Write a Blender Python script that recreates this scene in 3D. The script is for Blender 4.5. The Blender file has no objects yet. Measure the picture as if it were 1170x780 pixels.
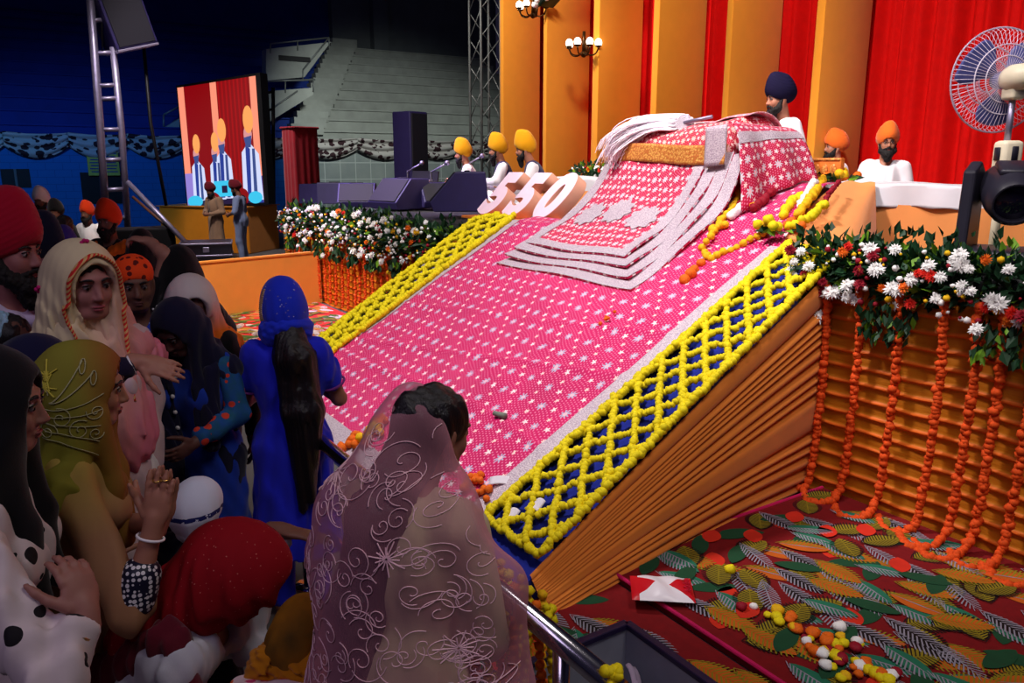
import bpy, bmesh, math, random
import numpy as np
from mathutils import Vector, Matrix
from mathutils.bvhtree import BVHTree
import openvdb as vdb

scene = bpy.context.scene
COL = scene.collection
rng = np.random.default_rng(7)
random.seed(7)
PI = math.pi

# ------------------------------------------------------------------ camera
FPX = 896.0
CAM_H = 2.15
def camera_axes():
    vx, vy = -10.0, 188.0                      # where the stage front's lines meet
    p = math.atan2(390 - vy, FPX)
    d = np.array([vx - 585, 390 - vy, FPX]); d /= np.linalg.norm(d)
    fwd = math.cos(p) * d[2] + math.sin(p) * d[1]
    a = math.atan2(-d[0], fwd)
    fh = np.array([-math.cos(a), math.sin(a), 0]); rt = np.array([math.sin(a), math.cos(a), 0])
    up = np.array([0, 0, 1.0])
    return rt, up * math.cos(p) + fh * math.sin(p), fh * math.cos(p) - up * math.sin(p)
CR, CU, CF = camera_axes()
CC = np.array([0, 0, CAM_H])
def at(px, py, axis, val):
    d = CR * (px - 585) - CU * (py - 390) + CF * FPX
    return CC + d * ((val - CC[axis]) / d[axis])
def ats(px, py, s):                            # s: pixels per metre
    d = CR * (px - 585) - CU * (py - 390) + CF * FPX
    return CC + d / s
cam_data = bpy.data.cameras.new('camera')
cam_data.sensor_width = 36.0
cam_data.lens = 36.0 * FPX / 1170.0
cam_data.clip_end = 200
cam = bpy.data.objects.new('camera', cam_data)
COL.objects.link(cam)
m = Matrix.Identity(4)
for i in range(3):
    m[i][0], m[i][1], m[i][2], m[i][3] = CR[i], CU[i], -CF[i], CC[i]
cam.matrix_world = m
scene.camera = cam

# ------------------------------------------------------------------ world, lights, exposure
scene.view_settings.view_transform = 'Standard'
scene.view_settings.look = 'None'
scene.view_settings.exposure = 0.0
scene.view_settings.gamma = 1.0
scene.view_settings.use_curve_mapping = False
world = bpy.data.worlds.new('hall_dark'); scene.world = world
world.use_nodes = True
bg = world.node_tree.nodes['Background']
bg.inputs[0].default_value = (0.10, 0.09, 0.20, 1); bg.inputs[1].default_value = 0.085

def aim(o, target):
    o.rotation_euler = (Vector(target) - o.location).to_track_quat('-Z', 'Y').to_euler()
def spot(name, loc, target, watts, col, angle, blend=0.5, radius=0.25):
    l = bpy.data.lights.new(name, 'SPOT'); l.energy = watts; l.color = col
    l.spot_size = math.radians(angle); l.spot_blend = blend; l.shadow_soft_size = radius
    o = bpy.data.objects.new(name, l); COL.objects.link(o); o.location = loc; aim(o, target); return o
def area(name, loc, target, watts, col, sx, sy, spread=180):
    l = bpy.data.lights.new(name, 'AREA'); l.energy = watts; l.color = col; l.shape = 'RECTANGLE'
    l.size = sx; l.size_y = sy; l.spread = math.radians(spread)
    o = bpy.data.objects.new(name, l); COL.objects.link(o); o.location = loc; aim(o, target); return o
# stage floods on the rig above the crowd's edge
spot('stage_key_light', (-5.2, 1.2, 7.2), (-5.4, 4.6, 1.2), 1900, (1.0, 0.93, 0.92), 66, 0.5, 0.4)
spot('stage_key_light', (-2.0, 2.6, 7.0), (-4.0, 6.2, 1.8), 820, (1.0, 0.92, 0.92), 62, 0.6, 0.4)
spot('backdrop_light', (-4.5, 3.2, 7.0), (-7.0, 8.6, 2.6), 1600, (1.0, 0.90, 0.82), 70, 0.6, 0.4)
spot('backdrop_light', (-10.0, 3.0, 7.2), (-11.5, 8.0, 2.4), 2400, (1.0, 0.92, 0.85), 74, 0.6, 0.4)
spot('violet_stage_light', (-13.0, 3.0, 6.0), (-11.5, 5.0, 1.4), 2200, (0.55, 0.36, 1.0), 50, 0.6, 0.3)
# unseen soft fill added over the near crowd and the carpet
area('crowd_fill_light', (0.5, -2.2, 5.5), (-2.4, 1.6, 0.8), 56, (0.84, 0.70, 1.0), 2.5, 2.5)
area('carpet_fill_light', (-0.2, 2.0, 5.5), (-1.8, 3.4, 0.4), 42, (1.0, 0.93, 0.86), 1.5, 1.5, 110)
# blue wash over the arena's far side, grey light over the bare terraces
spot('blue_wash_light', (-17, -1.5, 6.0), (-26, 2.0, 0.6), 1500, (0.09, 0.36, 0.92), 70, 0.8, 0.5)
spot('blue_wash_light', (-20, 2.0, 4.0), (-32, 4.0, 8.0), 110, (0.06, 0.10, 1.0), 90, 0.7, 0.5)
spot('floor_fill_light', (-8.5, -0.5, 8.0), (-12.2, 3.8, 0.4), 4800, (1.0, 0.90, 0.80), 42, 0.6, 0.4)  # unseen spot added to brighten the barrier and the far stage front
spot('screen_fill_light', (-15.0, 2.0, 8.0), (-18.6, 4.9, 1.2), 2200, (1.0, 0.92, 0.9), 56, 0.6, 0.4)  # unseen fill spot added for the podium and the men before the screen
spot('ladder_fill_light', (-13.5, -1.0, 7.0), (-18.2, 2.0, 3.0), 300, (0.86, 0.72, 1.0), 34, 0.7, 0.3)  # purple spot added only to brighten the ladder
spot('terrace_light', (-19, 9.0, 7.0), (-28, 12.5, 2.6), 1800, (0.93, 1.0, 0.97), 60, 0.6, 0.5)

# ------------------------------------------------------------------ shading helpers
def lin(c):
    return tuple(((v / 255.0) / 12.92 if v / 255.0 <= 0.04045 else ((v / 255.0 + 0.055) / 1.055) ** 2.4) for v in c[:3]) + (1.0,)

class X:                                       # a tiny algebra over Math nodes
    def __init__(s, nt, v): s.nt = nt; s.v = v
    def _op(s, op, *others):
        n = s.nt.nodes.new('ShaderNodeMath'); n.operation = op
        for i, o in enumerate((s,) + others):
            v = o.v if isinstance(o, X) else o
            if isinstance(v, (int, float)): n.inputs[i].default_value = v
            else: s.nt.links.new(v, n.inputs[i])
        return X(s.nt, n.outputs[0])
    def __add__(s, o): return s._op('ADD', o)
    def __sub__(s, o): return s._op('SUBTRACT', o)
    def __mul__(s, o): return s._op('MULTIPLY', o)
    def __truediv__(s, o): return s._op('DIVIDE', o)
    def sin(s): return s._op('SINE')
    def cos(s): return s._op('COSINE')
    def frac(s): return s._op('FRACT')
    def floor(s): return s._op('FLOOR')
    def abs(s): return s._op('ABSOLUTE')
    def sqrt(s): return s._op('SQRT')
    def lt(s, o): return s._op('LESS_THAN', o)
    def gt(s, o): return s._op('GREATER_THAN', o)
    def mx(s, o): return s._op('MAXIMUM', o)
    def mn(s, o): return s._op('MINIMUM', o)
    def atan2(s, o): return s._op('ARCTAN2', o)
    def mod(s, o): return s._op('FLOORED_MODULO', o)

class Mat:
    def __init__(s, name, rough=0.7, metal=0.0, spec=0.3):
        s.m = bpy.data.materials.new(name); s.m.use_nodes = True
        s.nt = s.m.node_tree; s.b = s.nt.nodes['Principled BSDF']
        s.b.inputs['Roughness'].default_value = rough; s.b.inputs['Metallic'].default_value = metal
        s.b.inputs['Specular IOR Level'].default_value = spec
    def coords(s, kind='Object'):
        tc = s.nt.nodes.new('ShaderNodeTexCoord'); sp = s.nt.nodes.new('ShaderNodeSeparateXYZ')
        s.nt.links.new(tc.outputs[kind], sp.inputs[0]); s.vec = tc.outputs[kind]
        return [X(s.nt, sp.outputs[i]) for i in range(3)]
    def noise(s, scale, detail=3, stretch=None, kind='Object'):
        tc = s.nt.nodes.new('ShaderNodeTexCoord'); n = s.nt.nodes.new('ShaderNodeTexNoise')
        n.inputs['Scale'].default_value = scale; n.inputs['Detail'].default_value = detail
        v = tc.outputs[kind]
        if stretch:
            mp = s.nt.nodes.new('ShaderNodeMapping'); mp.inputs['Scale'].default_value = stretch
            s.nt.links.new(v, mp.inputs[0]); v = mp.outputs[0]
        s.nt.links.new(v, n.inputs['Vector']); return X(s.nt, n.outputs['Fac'])
    def voro(s, scale, rand=1.0, kind='Object'):
        tc = s.nt.nodes.new('ShaderNodeTexCoord'); n = s.nt.nodes.new('ShaderNodeTexVoronoi')
        n.inputs['Scale'].default_value = scale; n.inputs['Randomness'].default_value = rand
        s.nt.links.new(tc.outputs[kind], n.inputs['Vector']); return X(s.nt, n.outputs['Distance'])
    def col(s, c): 
        return lin(c) if not hasattr(c, 'name') and not isinstance(c, bpy.types.NodeSocket) else c
    def mix(s, fac, a, b):
        n = s.nt.nodes.new('ShaderNodeMix'); n.data_type = 'RGBA'; n.clamp_factor = True
        fv = fac.v if isinstance(fac, X) else fac
        if isinstance(fv, (int, float)): n.inputs[0].default_value = fv
        else: s.nt.links.new(fv, n.inputs[0])
        for i, c in ((6, a), (7, b)):
            if isinstance(c, bpy.types.NodeSocket): s.nt.links.new(c, n.inputs[i])
            else: n.inputs[i].default_value = lin(c)
        return n.outputs[2]
    def base(s, c):
        if isinstance(c, bpy.types.NodeSocket): s.nt.links.new(c, s.b.inputs['Base Color'])
        else: s.b.inputs['Base Color'].default_value = lin(c)
        return s
    def bump(s, h, strength=0.3, dist=0.01):
        n = s.nt.nodes.new('ShaderNodeBump'); n.inputs['Strength'].default_value = strength; n.inputs['Distance'].default_value = dist
        s.nt.links.new(h.v, n.inputs['Height']); s.nt.links.new(n.outputs[0], s.b.inputs['Normal']); return s
    def sheen(s, w=0.3):
        s.b.inputs['Sheen Weight'].default_value = w; return s

def plain(name, c, rough=0.7, metal=0.0, var=0.12, scale=12, spec=0.3, bump=0.0, bscale=60, stretch=None):
    M = Mat(name, rough, metal, spec)
    n = M.noise(scale, 4, stretch)
    d = tuple(max(0, v * (1 - var)) for v in c); l = tuple(min(255, v * (1 + var)) for v in c)
    M.base(M.mix(n, d, l))
    if bump: M.bump(M.noise(bscale, 3, stretch), bump, 0.01)
    return M.m
def cloth(name, c, var=0.1, weave=260, c2=None, spec=0.15, rough=0.85, folds=0.0):
    M = Mat(name, rough, 0, spec)
    n = M.noise(6, 4)
    d = c2 or tuple(max(0, v * (1 - var * 2)) for v in c)
    M.base(M.mix(n, d, c))
    M.bump(M.noise(weave, 2), 0.12, 0.004)
    M.sheen(0.15)
    return M.m
def emit(name, c, strength=1.0):
    mt = bpy.data.materials.new(name); mt.use_nodes = True; nt = mt.node_tree
    b = nt.nodes['Principled BSDF']; b.inputs['Base Color'].default_value = (0, 0, 0, 1)
    b.inputs['Emission Color'].default_value = lin(c); b.inputs['Emission Strength'].default_value = strength
    b.inputs['Roughness'].default_value = 0.6
    return mt

# ------------------------------------------------------------------ mesh helpers
class MB:
    def __init__(s): s.V = []; s.F = []; s.MI = []; s.n = 0; s.UV = None
    def add(s, VF, mi=0):
        V, F = VF; V = np.asarray(V, float).reshape(-1, 3)
        s.V.append(V)
        F = F if isinstance(F, list) else [F]
        for f in F:
            f = np.asarray(f, int)
            if f.ndim == 1: f = f.reshape(1, -1)
            s.F.append(f + s.n); s.MI.append(np.full(len(f), mi))
        s.n += len(V); return s
    def build(s, name, mats, parent=None, smooth=True, uv=None, auto=None):
        V = np.concatenate(s.V); me = bpy.data.meshes.new(name)
        me.vertices.add(len(V)); me.vertices.foreach_set('co', V.astype(np.float32).ravel())
        loops = np.concatenate([f.ravel() for f in s.F]); tot = np.concatenate([np.full(len(f), f.shape[1]) for f in s.F])
        start = np.concatenate([[0], np.cumsum(tot)[:-1]])
        me.loops.add(len(loops)); me.loops.foreach_set('vertex_index', loops.astype(np.int32))
        me.polygons.add(len(tot)); me.polygons.foreach_set('loop_start', start.astype(np.int32))
        me.polygons.foreach_set('loop_total', tot.astype(np.int32))
        me.polygons.foreach_set('material_index', np.concatenate(s.MI).astype(np.int32))
        me.polygons.foreach_set('use_smooth', np.full(len(tot), bool(smooth)))
        if uv is not None:
            l = me.uv_layers.new(name='UVMap'); l.data.foreach_set('uv', np.asarray(uv, np.float32)[loops].ravel())
        me.update(calc_edges=True); me.validate(clean_customdata=False)
        if smooth and auto: me.set_sharp_from_angle(angle=math.radians(auto))
        for mt in (mats if isinstance(mats, (list, tuple)) else [mats]): me.materials.append(mt)
        o = bpy.data.objects.new(name, me); COL.objects.link(o)
        if parent is not None: o.parent = parent
        return o
def tag(o, label, cat, group=None, kind=None):
    o['label'] = label; o['category'] = cat
    if group: o['group'] = group
    if kind: o['kind'] = kind
    return o
def structure(o, label=None):
    o['kind'] = 'structure'
    if label: o['label'] = label
    return o
def empty(name, label, cat, loc=(0, 0, 0), rz=0.0, group=None):
    o = bpy.data.objects.new(name, None); COL.objects.link(o); o.location = loc; o.rotation_euler = (0, 0, rz)
    o.empty_display_size = 0.1
    return tag(o, label, cat, group)
def rotz(a): c, s_ = math.cos(a), math.sin(a); return np.array([[c, -s_, 0], [s_, c, 0], [0, 0, 1.0]])
def rotx(a): c, s_ = math.cos(a), math.sin(a); return np.array([[1.0, 0, 0], [0, c, -s_], [0, s_, c]])
def roty(a): c, s_ = math.cos(a), math.sin(a); return np.array([[c, 0, s_], [0, 1.0, 0], [-s_, 0, c]])
def xf(VF, R=None, t=(0, 0, 0)):
    V, F = VF
    V = np.asarray(V, float)
    if R is not None: V = V @ np.asarray(R).T
    return V + np.asarray(t, float), F
_bc = {}
def bm_arrays(bm):
    bm.verts.index_update()
    V = np.array([v.co[:] for v in bm.verts]); d = {}
    for f in bm.faces: d.setdefault(len(f.verts), []).append([v.index for v in f.verts])
    bm.free(); return V, [np.array(x) for x in d.values()]
def box(c, size, bev=0.0, seg=1, R=None):
    bm = bmesh.new(); bmesh.ops.create_cube(bm, size=1.0)
    for v in bm.verts: v.co.x *= size[0]; v.co.y *= size[1]; v.co.z *= size[2]
    if bev > 0: bmesh.ops.bevel(bm, geom=bm.edges[:], offset=min(bev, min(size) * 0.45), segments=seg, affect='EDGES', profile=0.5)
    return xf(bm_arrays(bm), R, c)
def ico(c=(0, 0, 0), r=1.0, sub=1):
    if sub not in _bc:
        bm = bmesh.new(); bmesh.ops.create_icosphere(bm, subdivisions=sub, radius=1.0); _bc[sub] = bm_arrays(bm)
    V, F = _bc[sub]
    return V * np.asarray(r) + np.asarray(c), F
def uvs(c, r, nu=16, nv=10):
    V = []; F = []
    for i in range(nv + 1):
        t = PI * i / nv
        for j in range(nu):
            p = 2 * PI * j / nu; V.append((math.sin(t) * math.cos(p), math.sin(t) * math.sin(p), math.cos(t)))
    for i in range(nv):
        for j in range(nu): F.append((i * nu + j, (i + 1) * nu + j, (i + 1) * nu + (j + 1) % nu, i * nu + (j + 1) % nu))
    return np.array(V) * np.asarray(r) + np.asarray(c), np.array(F)
def tube(P, r, n=8, caps=True, flat=1.0):
    P = np.asarray(P, float); K = len(P); r = np.broadcast_to(np.asarray(r, float), (K,))
    T = np.gradient(P, axis=0); T /= np.linalg.norm(T, axis=1)[:, None] + 1e-12
    u = np.cross(T[0], (0, 0, 1.0)); 
    if np.linalg.norm(u) < 1e-3: u = np.cross(T[0], (1.0, 0, 0))
    u /= np.linalg.norm(u); V = []
    a = np.arange(n) * 2 * PI / n
    for i in range(K):
        u = u - T[i] * (u @ T[i]); u /= np.linalg.norm(u) + 1e-12; w = np.cross(T[i], u)
        V.append(P[i] + r[i] * (np.cos(a)[:, None] * u + flat * np.sin(a)[:, None] * w))
    V = np.concatenate(V); i, j = np.meshgrid(np.arange(K - 1), np.arange(n), indexing='ij')
    j2 = (j + 1) % n
    F = [np.stack([i * n + j, i * n + j2, (i + 1) * n + j2, (i + 1) * n + j], -1).reshape(-1, 4)]
    if caps: F.append(np.arange(n)[::-1].reshape(1, -1)); F.append((np.arange(n) + (K - 1) * n).reshape(1, -1))
    return V, F
def bar(a, b, r, n=8): return tube([a, b], r, n)
def beam(a, b, w, h):                           # square section bar
    a = np.asarray(a, float); b = np.asarray(b, float); d = b - a; L = np.linalg.norm(d); d /= L
    u = np.cross(d, (0, 0, 1.0)); u = u / np.linalg.norm(u) if np.linalg.norm(u) > 1e-3 else np.array([1.0, 0, 0]); v = np.cross(u, d)
    R = np.stack([u, d, v], 1)
    return box((a + b) / 2, (w, L, h), min(w, h) * 0.12, 1, R)
def grid(fn, nu, nv, uvfn=None, closed=False):
    u, v = np.meshgrid(np.linspace(0, 1, nu + 1), np.linspace(0, 1, nv + 1), indexing='ij')
    P = np.stack(fn(u, v), -1).reshape(-1, 3)
    i, j = np.meshgrid(np.arange(nu), np.arange(nv), indexing='ij'); k = nv + 1
    F = np.stack([i * k + j, (i + 1) * k + j, (i + 1) * k + j + 1, i * k + j + 1], -1).reshape(-1, 4)
    UV = np.stack(uvfn(u, v), -1).reshape(-1, 2) if uvfn else np.stack([u, v], -1).reshape(-1, 2)
    return P, F, UV
def sheet(name, fn, nu, nv, mat, parent=None, uvfn=None, thick=0.0, flip=False, auto=None):
    P, F, UV = grid(fn, nu, nv, uvfn)
    if flip: F = F[:, ::-1]
    b = MB(); b.add((P, F)); o = b.build(name, mat, parent, True, UV, auto)
    if thick:
        md = o.modifiers.new('thickness', 'SOLIDIFY'); md.thickness = thick; md.offset = -1.0
    return o
def lathe(prof, n=24, c=(0, 0, 0)):
    prof = np.asarray(prof, float); K = len(prof); a = np.arange(n) * 2 * PI / n
    V = np.stack([np.outer(prof[:, 0], np.cos(a)), np.outer(prof[:, 0], np.sin(a)), np.repeat(prof[:, 1:2], n, 1)], -1).reshape(-1, 3)
    i, j = np.meshgrid(np.arange(K - 1), np.arange(n), indexing='ij'); j2 = (j + 1) % n
    F = np.stack([i * n + j, i * n + j2, (i + 1) * n + j2, (i + 1) * n + j], -1).reshape(-1, 4)
    return V + np.asarray(c, float), [F]
def prism(poly, z0, z1, R=None, t=(0, 0, 0)):    # polygon in xy extruded along z
    poly = np.asarray(poly, float); n = len(poly)
    V = np.concatenate([np.c_[poly, np.full(n, z0)], np.c_[poly, np.full(n, z1)]])
    F = [np.array([[i, (i + 1) % n, (i + 1) % n + n, i + n] for i in range(n)]), np.arange(n)[::-1].reshape(1, -1), (np.arange(n) + n).reshape(1, -1)]
    return xf((V, F), R, t)
def rand_rots(n):
    q = rng.normal(size=(n, 4)); q /= np.linalg.norm(q, axis=1)[:, None]; w, x, y, z = q.T
    return np.stack([1 - 2 * (y * y + z * z), 2 * (x * y - z * w), 2 * (x * z + y * w), 2 * (x * y + z * w), 1 - 2 * (x * x + z * z), 2 * (y * z - x * w),
                     2 * (x * z - y * w), 2 * (y * z + x * w), 1 - 2 * (x * x + y * y)], -1).reshape(n, 3, 3)
def marigold_proto(sub=2):
    V, F = ico(sub=sub); V = V.copy(); r = np.random.default_rng(3)
    V *= (1 + r.uniform(-0.16, 0.12, len(V)))[:, None]
    return V, F
MG2 = marigold_proto(2); MG1 = marigold_proto(1)
def beads(P, r, proto=MG1, jit=0.15):
    P = np.asarray(P, float); n = len(P); V0, F0 = proto; R = rand_rots(n)
    rr = np.broadcast_to(np.asarray(r, float), (n,)) * rng.uniform(1 - jit, 1 + jit, n)
    V = np.einsum('nij,kj->nki', R, V0) * rr[:, None, None] + P[:, None, :]
    F = (F0[0][None] + (np.arange(n) * len(V0))[:, None, None]).reshape(-1, F0[0].shape[1])
    return V.reshape(-1, 3), F
def along(P, step):
    P = np.asarray(P, float); d = np.r_[0, np.cumsum(np.linalg.norm(np.diff(P, axis=0), axis=1))]
    n = max(2, int(d[-1] / step) + 1); t = np.linspace(0, d[-1], n)
    return np.stack([np.interp(t, d, P[:, k]) for k in range(3)], -1)
def smooth_path(P, n=40):
    P = np.asarray(P, float); K = len(P); t = np.linspace(0, K - 1, n); out = []
    for x in t:
        i = min(int(x), K - 2); f = x - i
        p0, p1, p2, p3 = P[max(i - 1, 0)], P[i], P[i + 1], P[min(i + 2, K - 1)]
        out.append(0.5 * ((2 * p1) + (p2 - p0) * f + (2 * p0 - 5 * p1 + 4 * p2 - p3) * f * f + (3 * p1 - p0 - 3 * p2 + p3) * f ** 3))
    return np.array(out)
def clone(root, label=None, loc=None, rz=None, scale=None):
    c = root.copy(); COL.objects.link(c)
    if label: c['label'] = label
    if loc is not None: c.location = loc
    if rz is not None: c.rotation_euler = (0, 0, rz)
    if scale is not None: c.scale = (scale,) * 3
    for ch in list(root.children):
        d = ch.copy(); COL.objects.link(d); d.parent = c
        for g in list(ch.children):
            e = g.copy(); COL.objects.link(e); e.parent = d
    return c
# ------------------------------------------------------------------ materials
m_concrete = plain('grey concrete floor', (92, 88, 86), 0.8, var=0.15, scale=3)
m_blue_wall = Mat('blue painted brick', 0.75)
_x, _y, _z = m_blue_wall.coords()
_row = (_z / 0.2).floor()
_bx = ((_y / 0.42) + _row.mod(2.0) * 0.5).frac(); _bz = (_z / 0.2).frac()
_mort = _bx.lt(0.03).mx(_bz.lt(0.06))
m_blue_wall.base(m_blue_wall.mix(_mort, (20, 100, 168), (14, 78, 136))); m_blue_wall = m_blue_wall.m
m_block_wall = Mat('grey block wall', 0.8)
_x, _y, _z = m_block_wall.coords()
_mort = (_y / 0.55).frac().lt(0.05).mx((_z / 0.55).frac().lt(0.05))
m_block_wall.base(m_block_wall.mix(_mort, m_block_wall.mix(m_block_wall.noise(2.0, 3), (118, 128, 128), (150, 158, 152)), (178, 186, 180))); m_block_wall = m_block_wall.m
m_terrace = plain('bare concrete terrace', (150, 154, 146), 0.85, var=0.15, scale=2)
m_terrace_dark = plain('grey brick upper wall', (98, 104, 106), 0.85, var=0.1, scale=2)
m_blue_seat = plain('blue painted terrace', (18, 44, 120), 0.8, var=0.12, scale=2)
m_black = plain('black coating', (14, 13, 16), 0.55, var=0.2)
m_black_cloth = cloth('black cloth', (14, 13, 18))
m_charcoal = plain('charcoal plastic', (34, 32, 44), 0.42, var=0.1)
m_speaker_violet = plain('violet tinted speaker black', (42, 35, 80), 0.5, var=0.1, scale=8)  # violet of the stage light mixed into the black cabinets' colour
m_grille = plain('speaker grille', (22, 20, 30), 0.7, var=0.3, scale=160)
m_alu = plain('scaffold aluminium', (150, 142, 168), 0.42, 0.7, 0.1)
m_steel = plain('polished steel pipe', (196, 192, 204), 0.16, 1.0, 0.06, 30)
m_truss = plain('grey truss tube', (120, 124, 122), 0.5, 0.5, 0.1)
m_orange_fin = cloth('orange backdrop fabric', (236, 150, 42), 0.03, 300)
m_orange_flat = cloth('flat orange fabric', (248, 158, 66), 0.03, 300)
m_podium = cloth('ochre orange fabric', (214, 128, 14), 0.04, 300)
m_peach = cloth('peach orange cloth', (248, 158, 88), 0.03, 300)
m_skirt = cloth('burnt orange pleated cloth', (226, 130, 50), 0.05, 300)
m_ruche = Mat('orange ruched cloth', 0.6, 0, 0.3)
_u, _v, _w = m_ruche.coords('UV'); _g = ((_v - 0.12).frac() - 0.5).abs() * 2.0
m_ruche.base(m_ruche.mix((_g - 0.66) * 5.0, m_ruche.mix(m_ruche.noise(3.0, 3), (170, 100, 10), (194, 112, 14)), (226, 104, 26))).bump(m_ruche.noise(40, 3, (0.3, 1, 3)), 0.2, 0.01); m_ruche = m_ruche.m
m_red_curtain = plain('scarlet curtain', (196, 8, 6), 0.85, var=0.08, spec=0.1)
m_white_cloth = cloth('white cloth', (238, 234, 240), 0.04)
m_wood_orange = plain('varnished orange wood', (206, 112, 46), 0.4, var=0.2, scale=6, stretch=(1, 8, 8))
m_wood_brown = plain('brown wood', (92, 56, 40), 0.5, var=0.2, scale=8)
m_yellow = plain('yellow marigold petals', (228, 204, 8), 0.75, var=0.14, scale=90)
m_gold = plain('golden marigold petals', (238, 178, 14), 0.75, var=0.14, scale=90)
m_omari = plain('orange marigold petals', (232, 100, 12), 0.75, var=0.18, scale=90)
m_rust = plain('rust marigold petals', (206, 70, 10), 0.8, var=0.22, scale=70)
m_rose = plain('dark red rose petals', (140, 8, 34), 0.7, var=0.2, scale=80)
m_redpetal = plain('red petals', (206, 30, 16), 0.7, var=0.2, scale=80)
m_whitepetal = plain('white chrysanthemum petals', (240, 238, 236), 0.7, var=0.06, scale=80)
m_greenleaf = plain('dark green leaf', (22, 52, 30), 0.5, var=0.45, scale=9)
m_limeleaf = plain('fresh green leaf', (92, 132, 30), 0.5, var=0.3, scale=9)
m_navy_under = cloth('royal blue under cloth', (24, 40, 150), 0.06)
m_paper = plain('pale paper', (222, 214, 226), 0.7, var=0.05)
m_foam_pink = plain('pale pink foam', (246, 214, 232), 0.7, var=0.03)
m_foam_side = plain('peach foam edge', (238, 176, 150), 0.7, var=0.03)
m_cream_plastic = plain('cream fan plastic', (226, 214, 186), 0.4, var=0.04)
m_fan_wire = plain('white coated wire', (226, 214, 232), 0.35, var=0.04)
m_fan_blade = plain('blue grey fan blade', (84, 88, 150), 0.4, var=0.08)

def flower_mask(u, v, cw, ch, r, n=6, off=0.0, wob=0.28):
    row = (v / ch).floor()
    du = ((u / cw + row.mod(2.0) * 0.5 + off).frac() - 0.5) * cw
    dv = ((v / ch).frac() - 0.5) * ch
    rad = (du * du + dv * dv).sqrt()
    return rad.lt(((dv.atan2(du) * float(n)).cos() * wob + (1 - wob)) * r), rad
def pink_cloth(name, ground, cw, ch, r, dot=0.024, silver=(206, 204, 214), dense=False):
    M = Mat(name, 0.7, 0, 0.25); u, v, _ = M.coords('UV'); _q = M.noise(5, 2, kind='UV'); u = u + (_q - 0.5) * (cw * 0.30); v = v + (M.noise(4, 2, kind='UV') - 0.5) * (ch * 0.5)
    dx = (u / dot).frac() - 0.5; dy = ((v / dot) + (u / dot).floor().mod(2.0) * 0.5).frac() - 0.5
    dots = (dx * dx + dy * dy).lt(0.055)
    dk = tuple(int(c * 0.82) for c in ground)
    c = M.mix(M.noise(3, 3, kind='UV'), ground, dk)
    c = M.mix(dots * 0.5, c, (248, 176, 208))
    f2, _r = flower_mask(u, v, cw, ch, r * 0.62, 5, 0.5)
    v2 = v + ch * 0.5
    f3, _r = flower_mask(u, v2, cw, ch, r * 0.5, 5, 0.25)
    f1, rr = flower_mask(u, v, cw, ch, r, 8)
    c = M.mix(f3, c, (250, 214, 208)); c = M.mix(f2, c, (246, 224, 226))
    ring = rr.lt(r * 0.35)
    c = M.mix(f1, c, silver); c = M.mix(ring * f1, c, (250, 190, 200))
    M.base(c); M.bump(M.noise(140, 2, kind='UV'), 0.2, 0.004)
    return M
m_ramp_cloth = pink_cloth('pink ramp cloth with silver flowers', (224, 20, 106), 0.235, 0.148, 0.037, 0.024, (180, 178, 206)).m
m_rumala = pink_cloth('rose brocade cloth', (212, 18, 74), 0.15, 0.11, 0.037, 0.02).m
m_bundle = pink_cloth('coral brocade cloth', (222, 44, 66), 0.13, 0.10, 0.034, 0.02, (240, 210, 190)).m
m_silver = Mat('silver brocade border', 0.5, 0.15, 0.4)
_n = m_silver.voro(110, kind='Object')
m_silver.base(m_silver.mix((_n * 1.5), (242, 230, 232), (184, 164, 180))).bump(_n, 0.5, 0.008); m_silver = m_silver.m
m_gold_trim = Mat('gold brocade trim', 0.45, 0.25, 0.4)
_n = m_gold_trim.voro(55)
m_gold_trim.base(m_gold_trim.mix(_n * 1.5, (240, 190, 96), (196, 110, 50))).bump(_n, 0.5, 0.008); m_gold_trim = m_gold_trim.m

def upz(Y):
    q = np.clip((np.asarray(Y, float) - 4.5) / 0.95, 0, 1); return 1.60 + 0.40 * (q * (2 - q) * 0.6 + q * 0.4)
def wob(P, seed, amp, freq=3.0, n=8):
    r = np.random.default_rng(seed); out = 0
    for _ in range(n):
        k = r.normal(size=P.shape[-1]) * freq; out = out + np.sin(P @ k + r.uniform(0, 6.28)) / n ** 0.5
    return out * amp

# ------------------------------------------------------------------ the hall
b = MB(); b.add(box((-14, 4, -0.1), (44, 44, 0.2)))
structure(b.build('floor', m_concrete, smooth=False), 'grey concrete arena floor')
b = MB(); b.add(box((-26.2, -3.0, 1.4), (0.4, 24.0, 2.8)))
structure(b.build('wall_left', m_blue_wall, smooth=False), 'blue painted brick wall below the dark seating tiers')
b = MB(); b.add(box((-26.2, 14.6, 1.4), (0.4, 11.2, 2.8)))
structure(b.build('wall_back', m_block_wall, smooth=False), 'pale block wall below the bare terraces')
# dark window slots let into the blue wall
for k, (pa, pb) in enumerate((((0, 193), (36, 214)), ((91, 197), (148, 232)))):
    A = at(pa[0], pa[1], 0, -25.98); B2 = at(pb[0], pb[1], 0, -25.98)
    b = MB(); b.add(box((-25.99, (A[1] + B2[1]) / 2, (A[2] + B2[2]) / 2), (0.04, abs(B2[1] - A[1]), abs(B2[2] - A[2]))))
    o = structure(b.build('window_%d' % (k + 1), m_black, smooth=False), 'dark slot window low in the blue wall, ' + ('at the left edge' if k == 0 else 'behind the ladder'))
    b = MB(); b.add(box((-25.95, (A[1] + B2[1]) / 2, (A[2] + B2[2]) / 2), (0.04, 0.06, abs(B2[1] - A[1]) * 0 + abs(B2[2] - A[2]))))
    b.build('mullion', m_terrace_dark, o, smooth=False)
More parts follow.
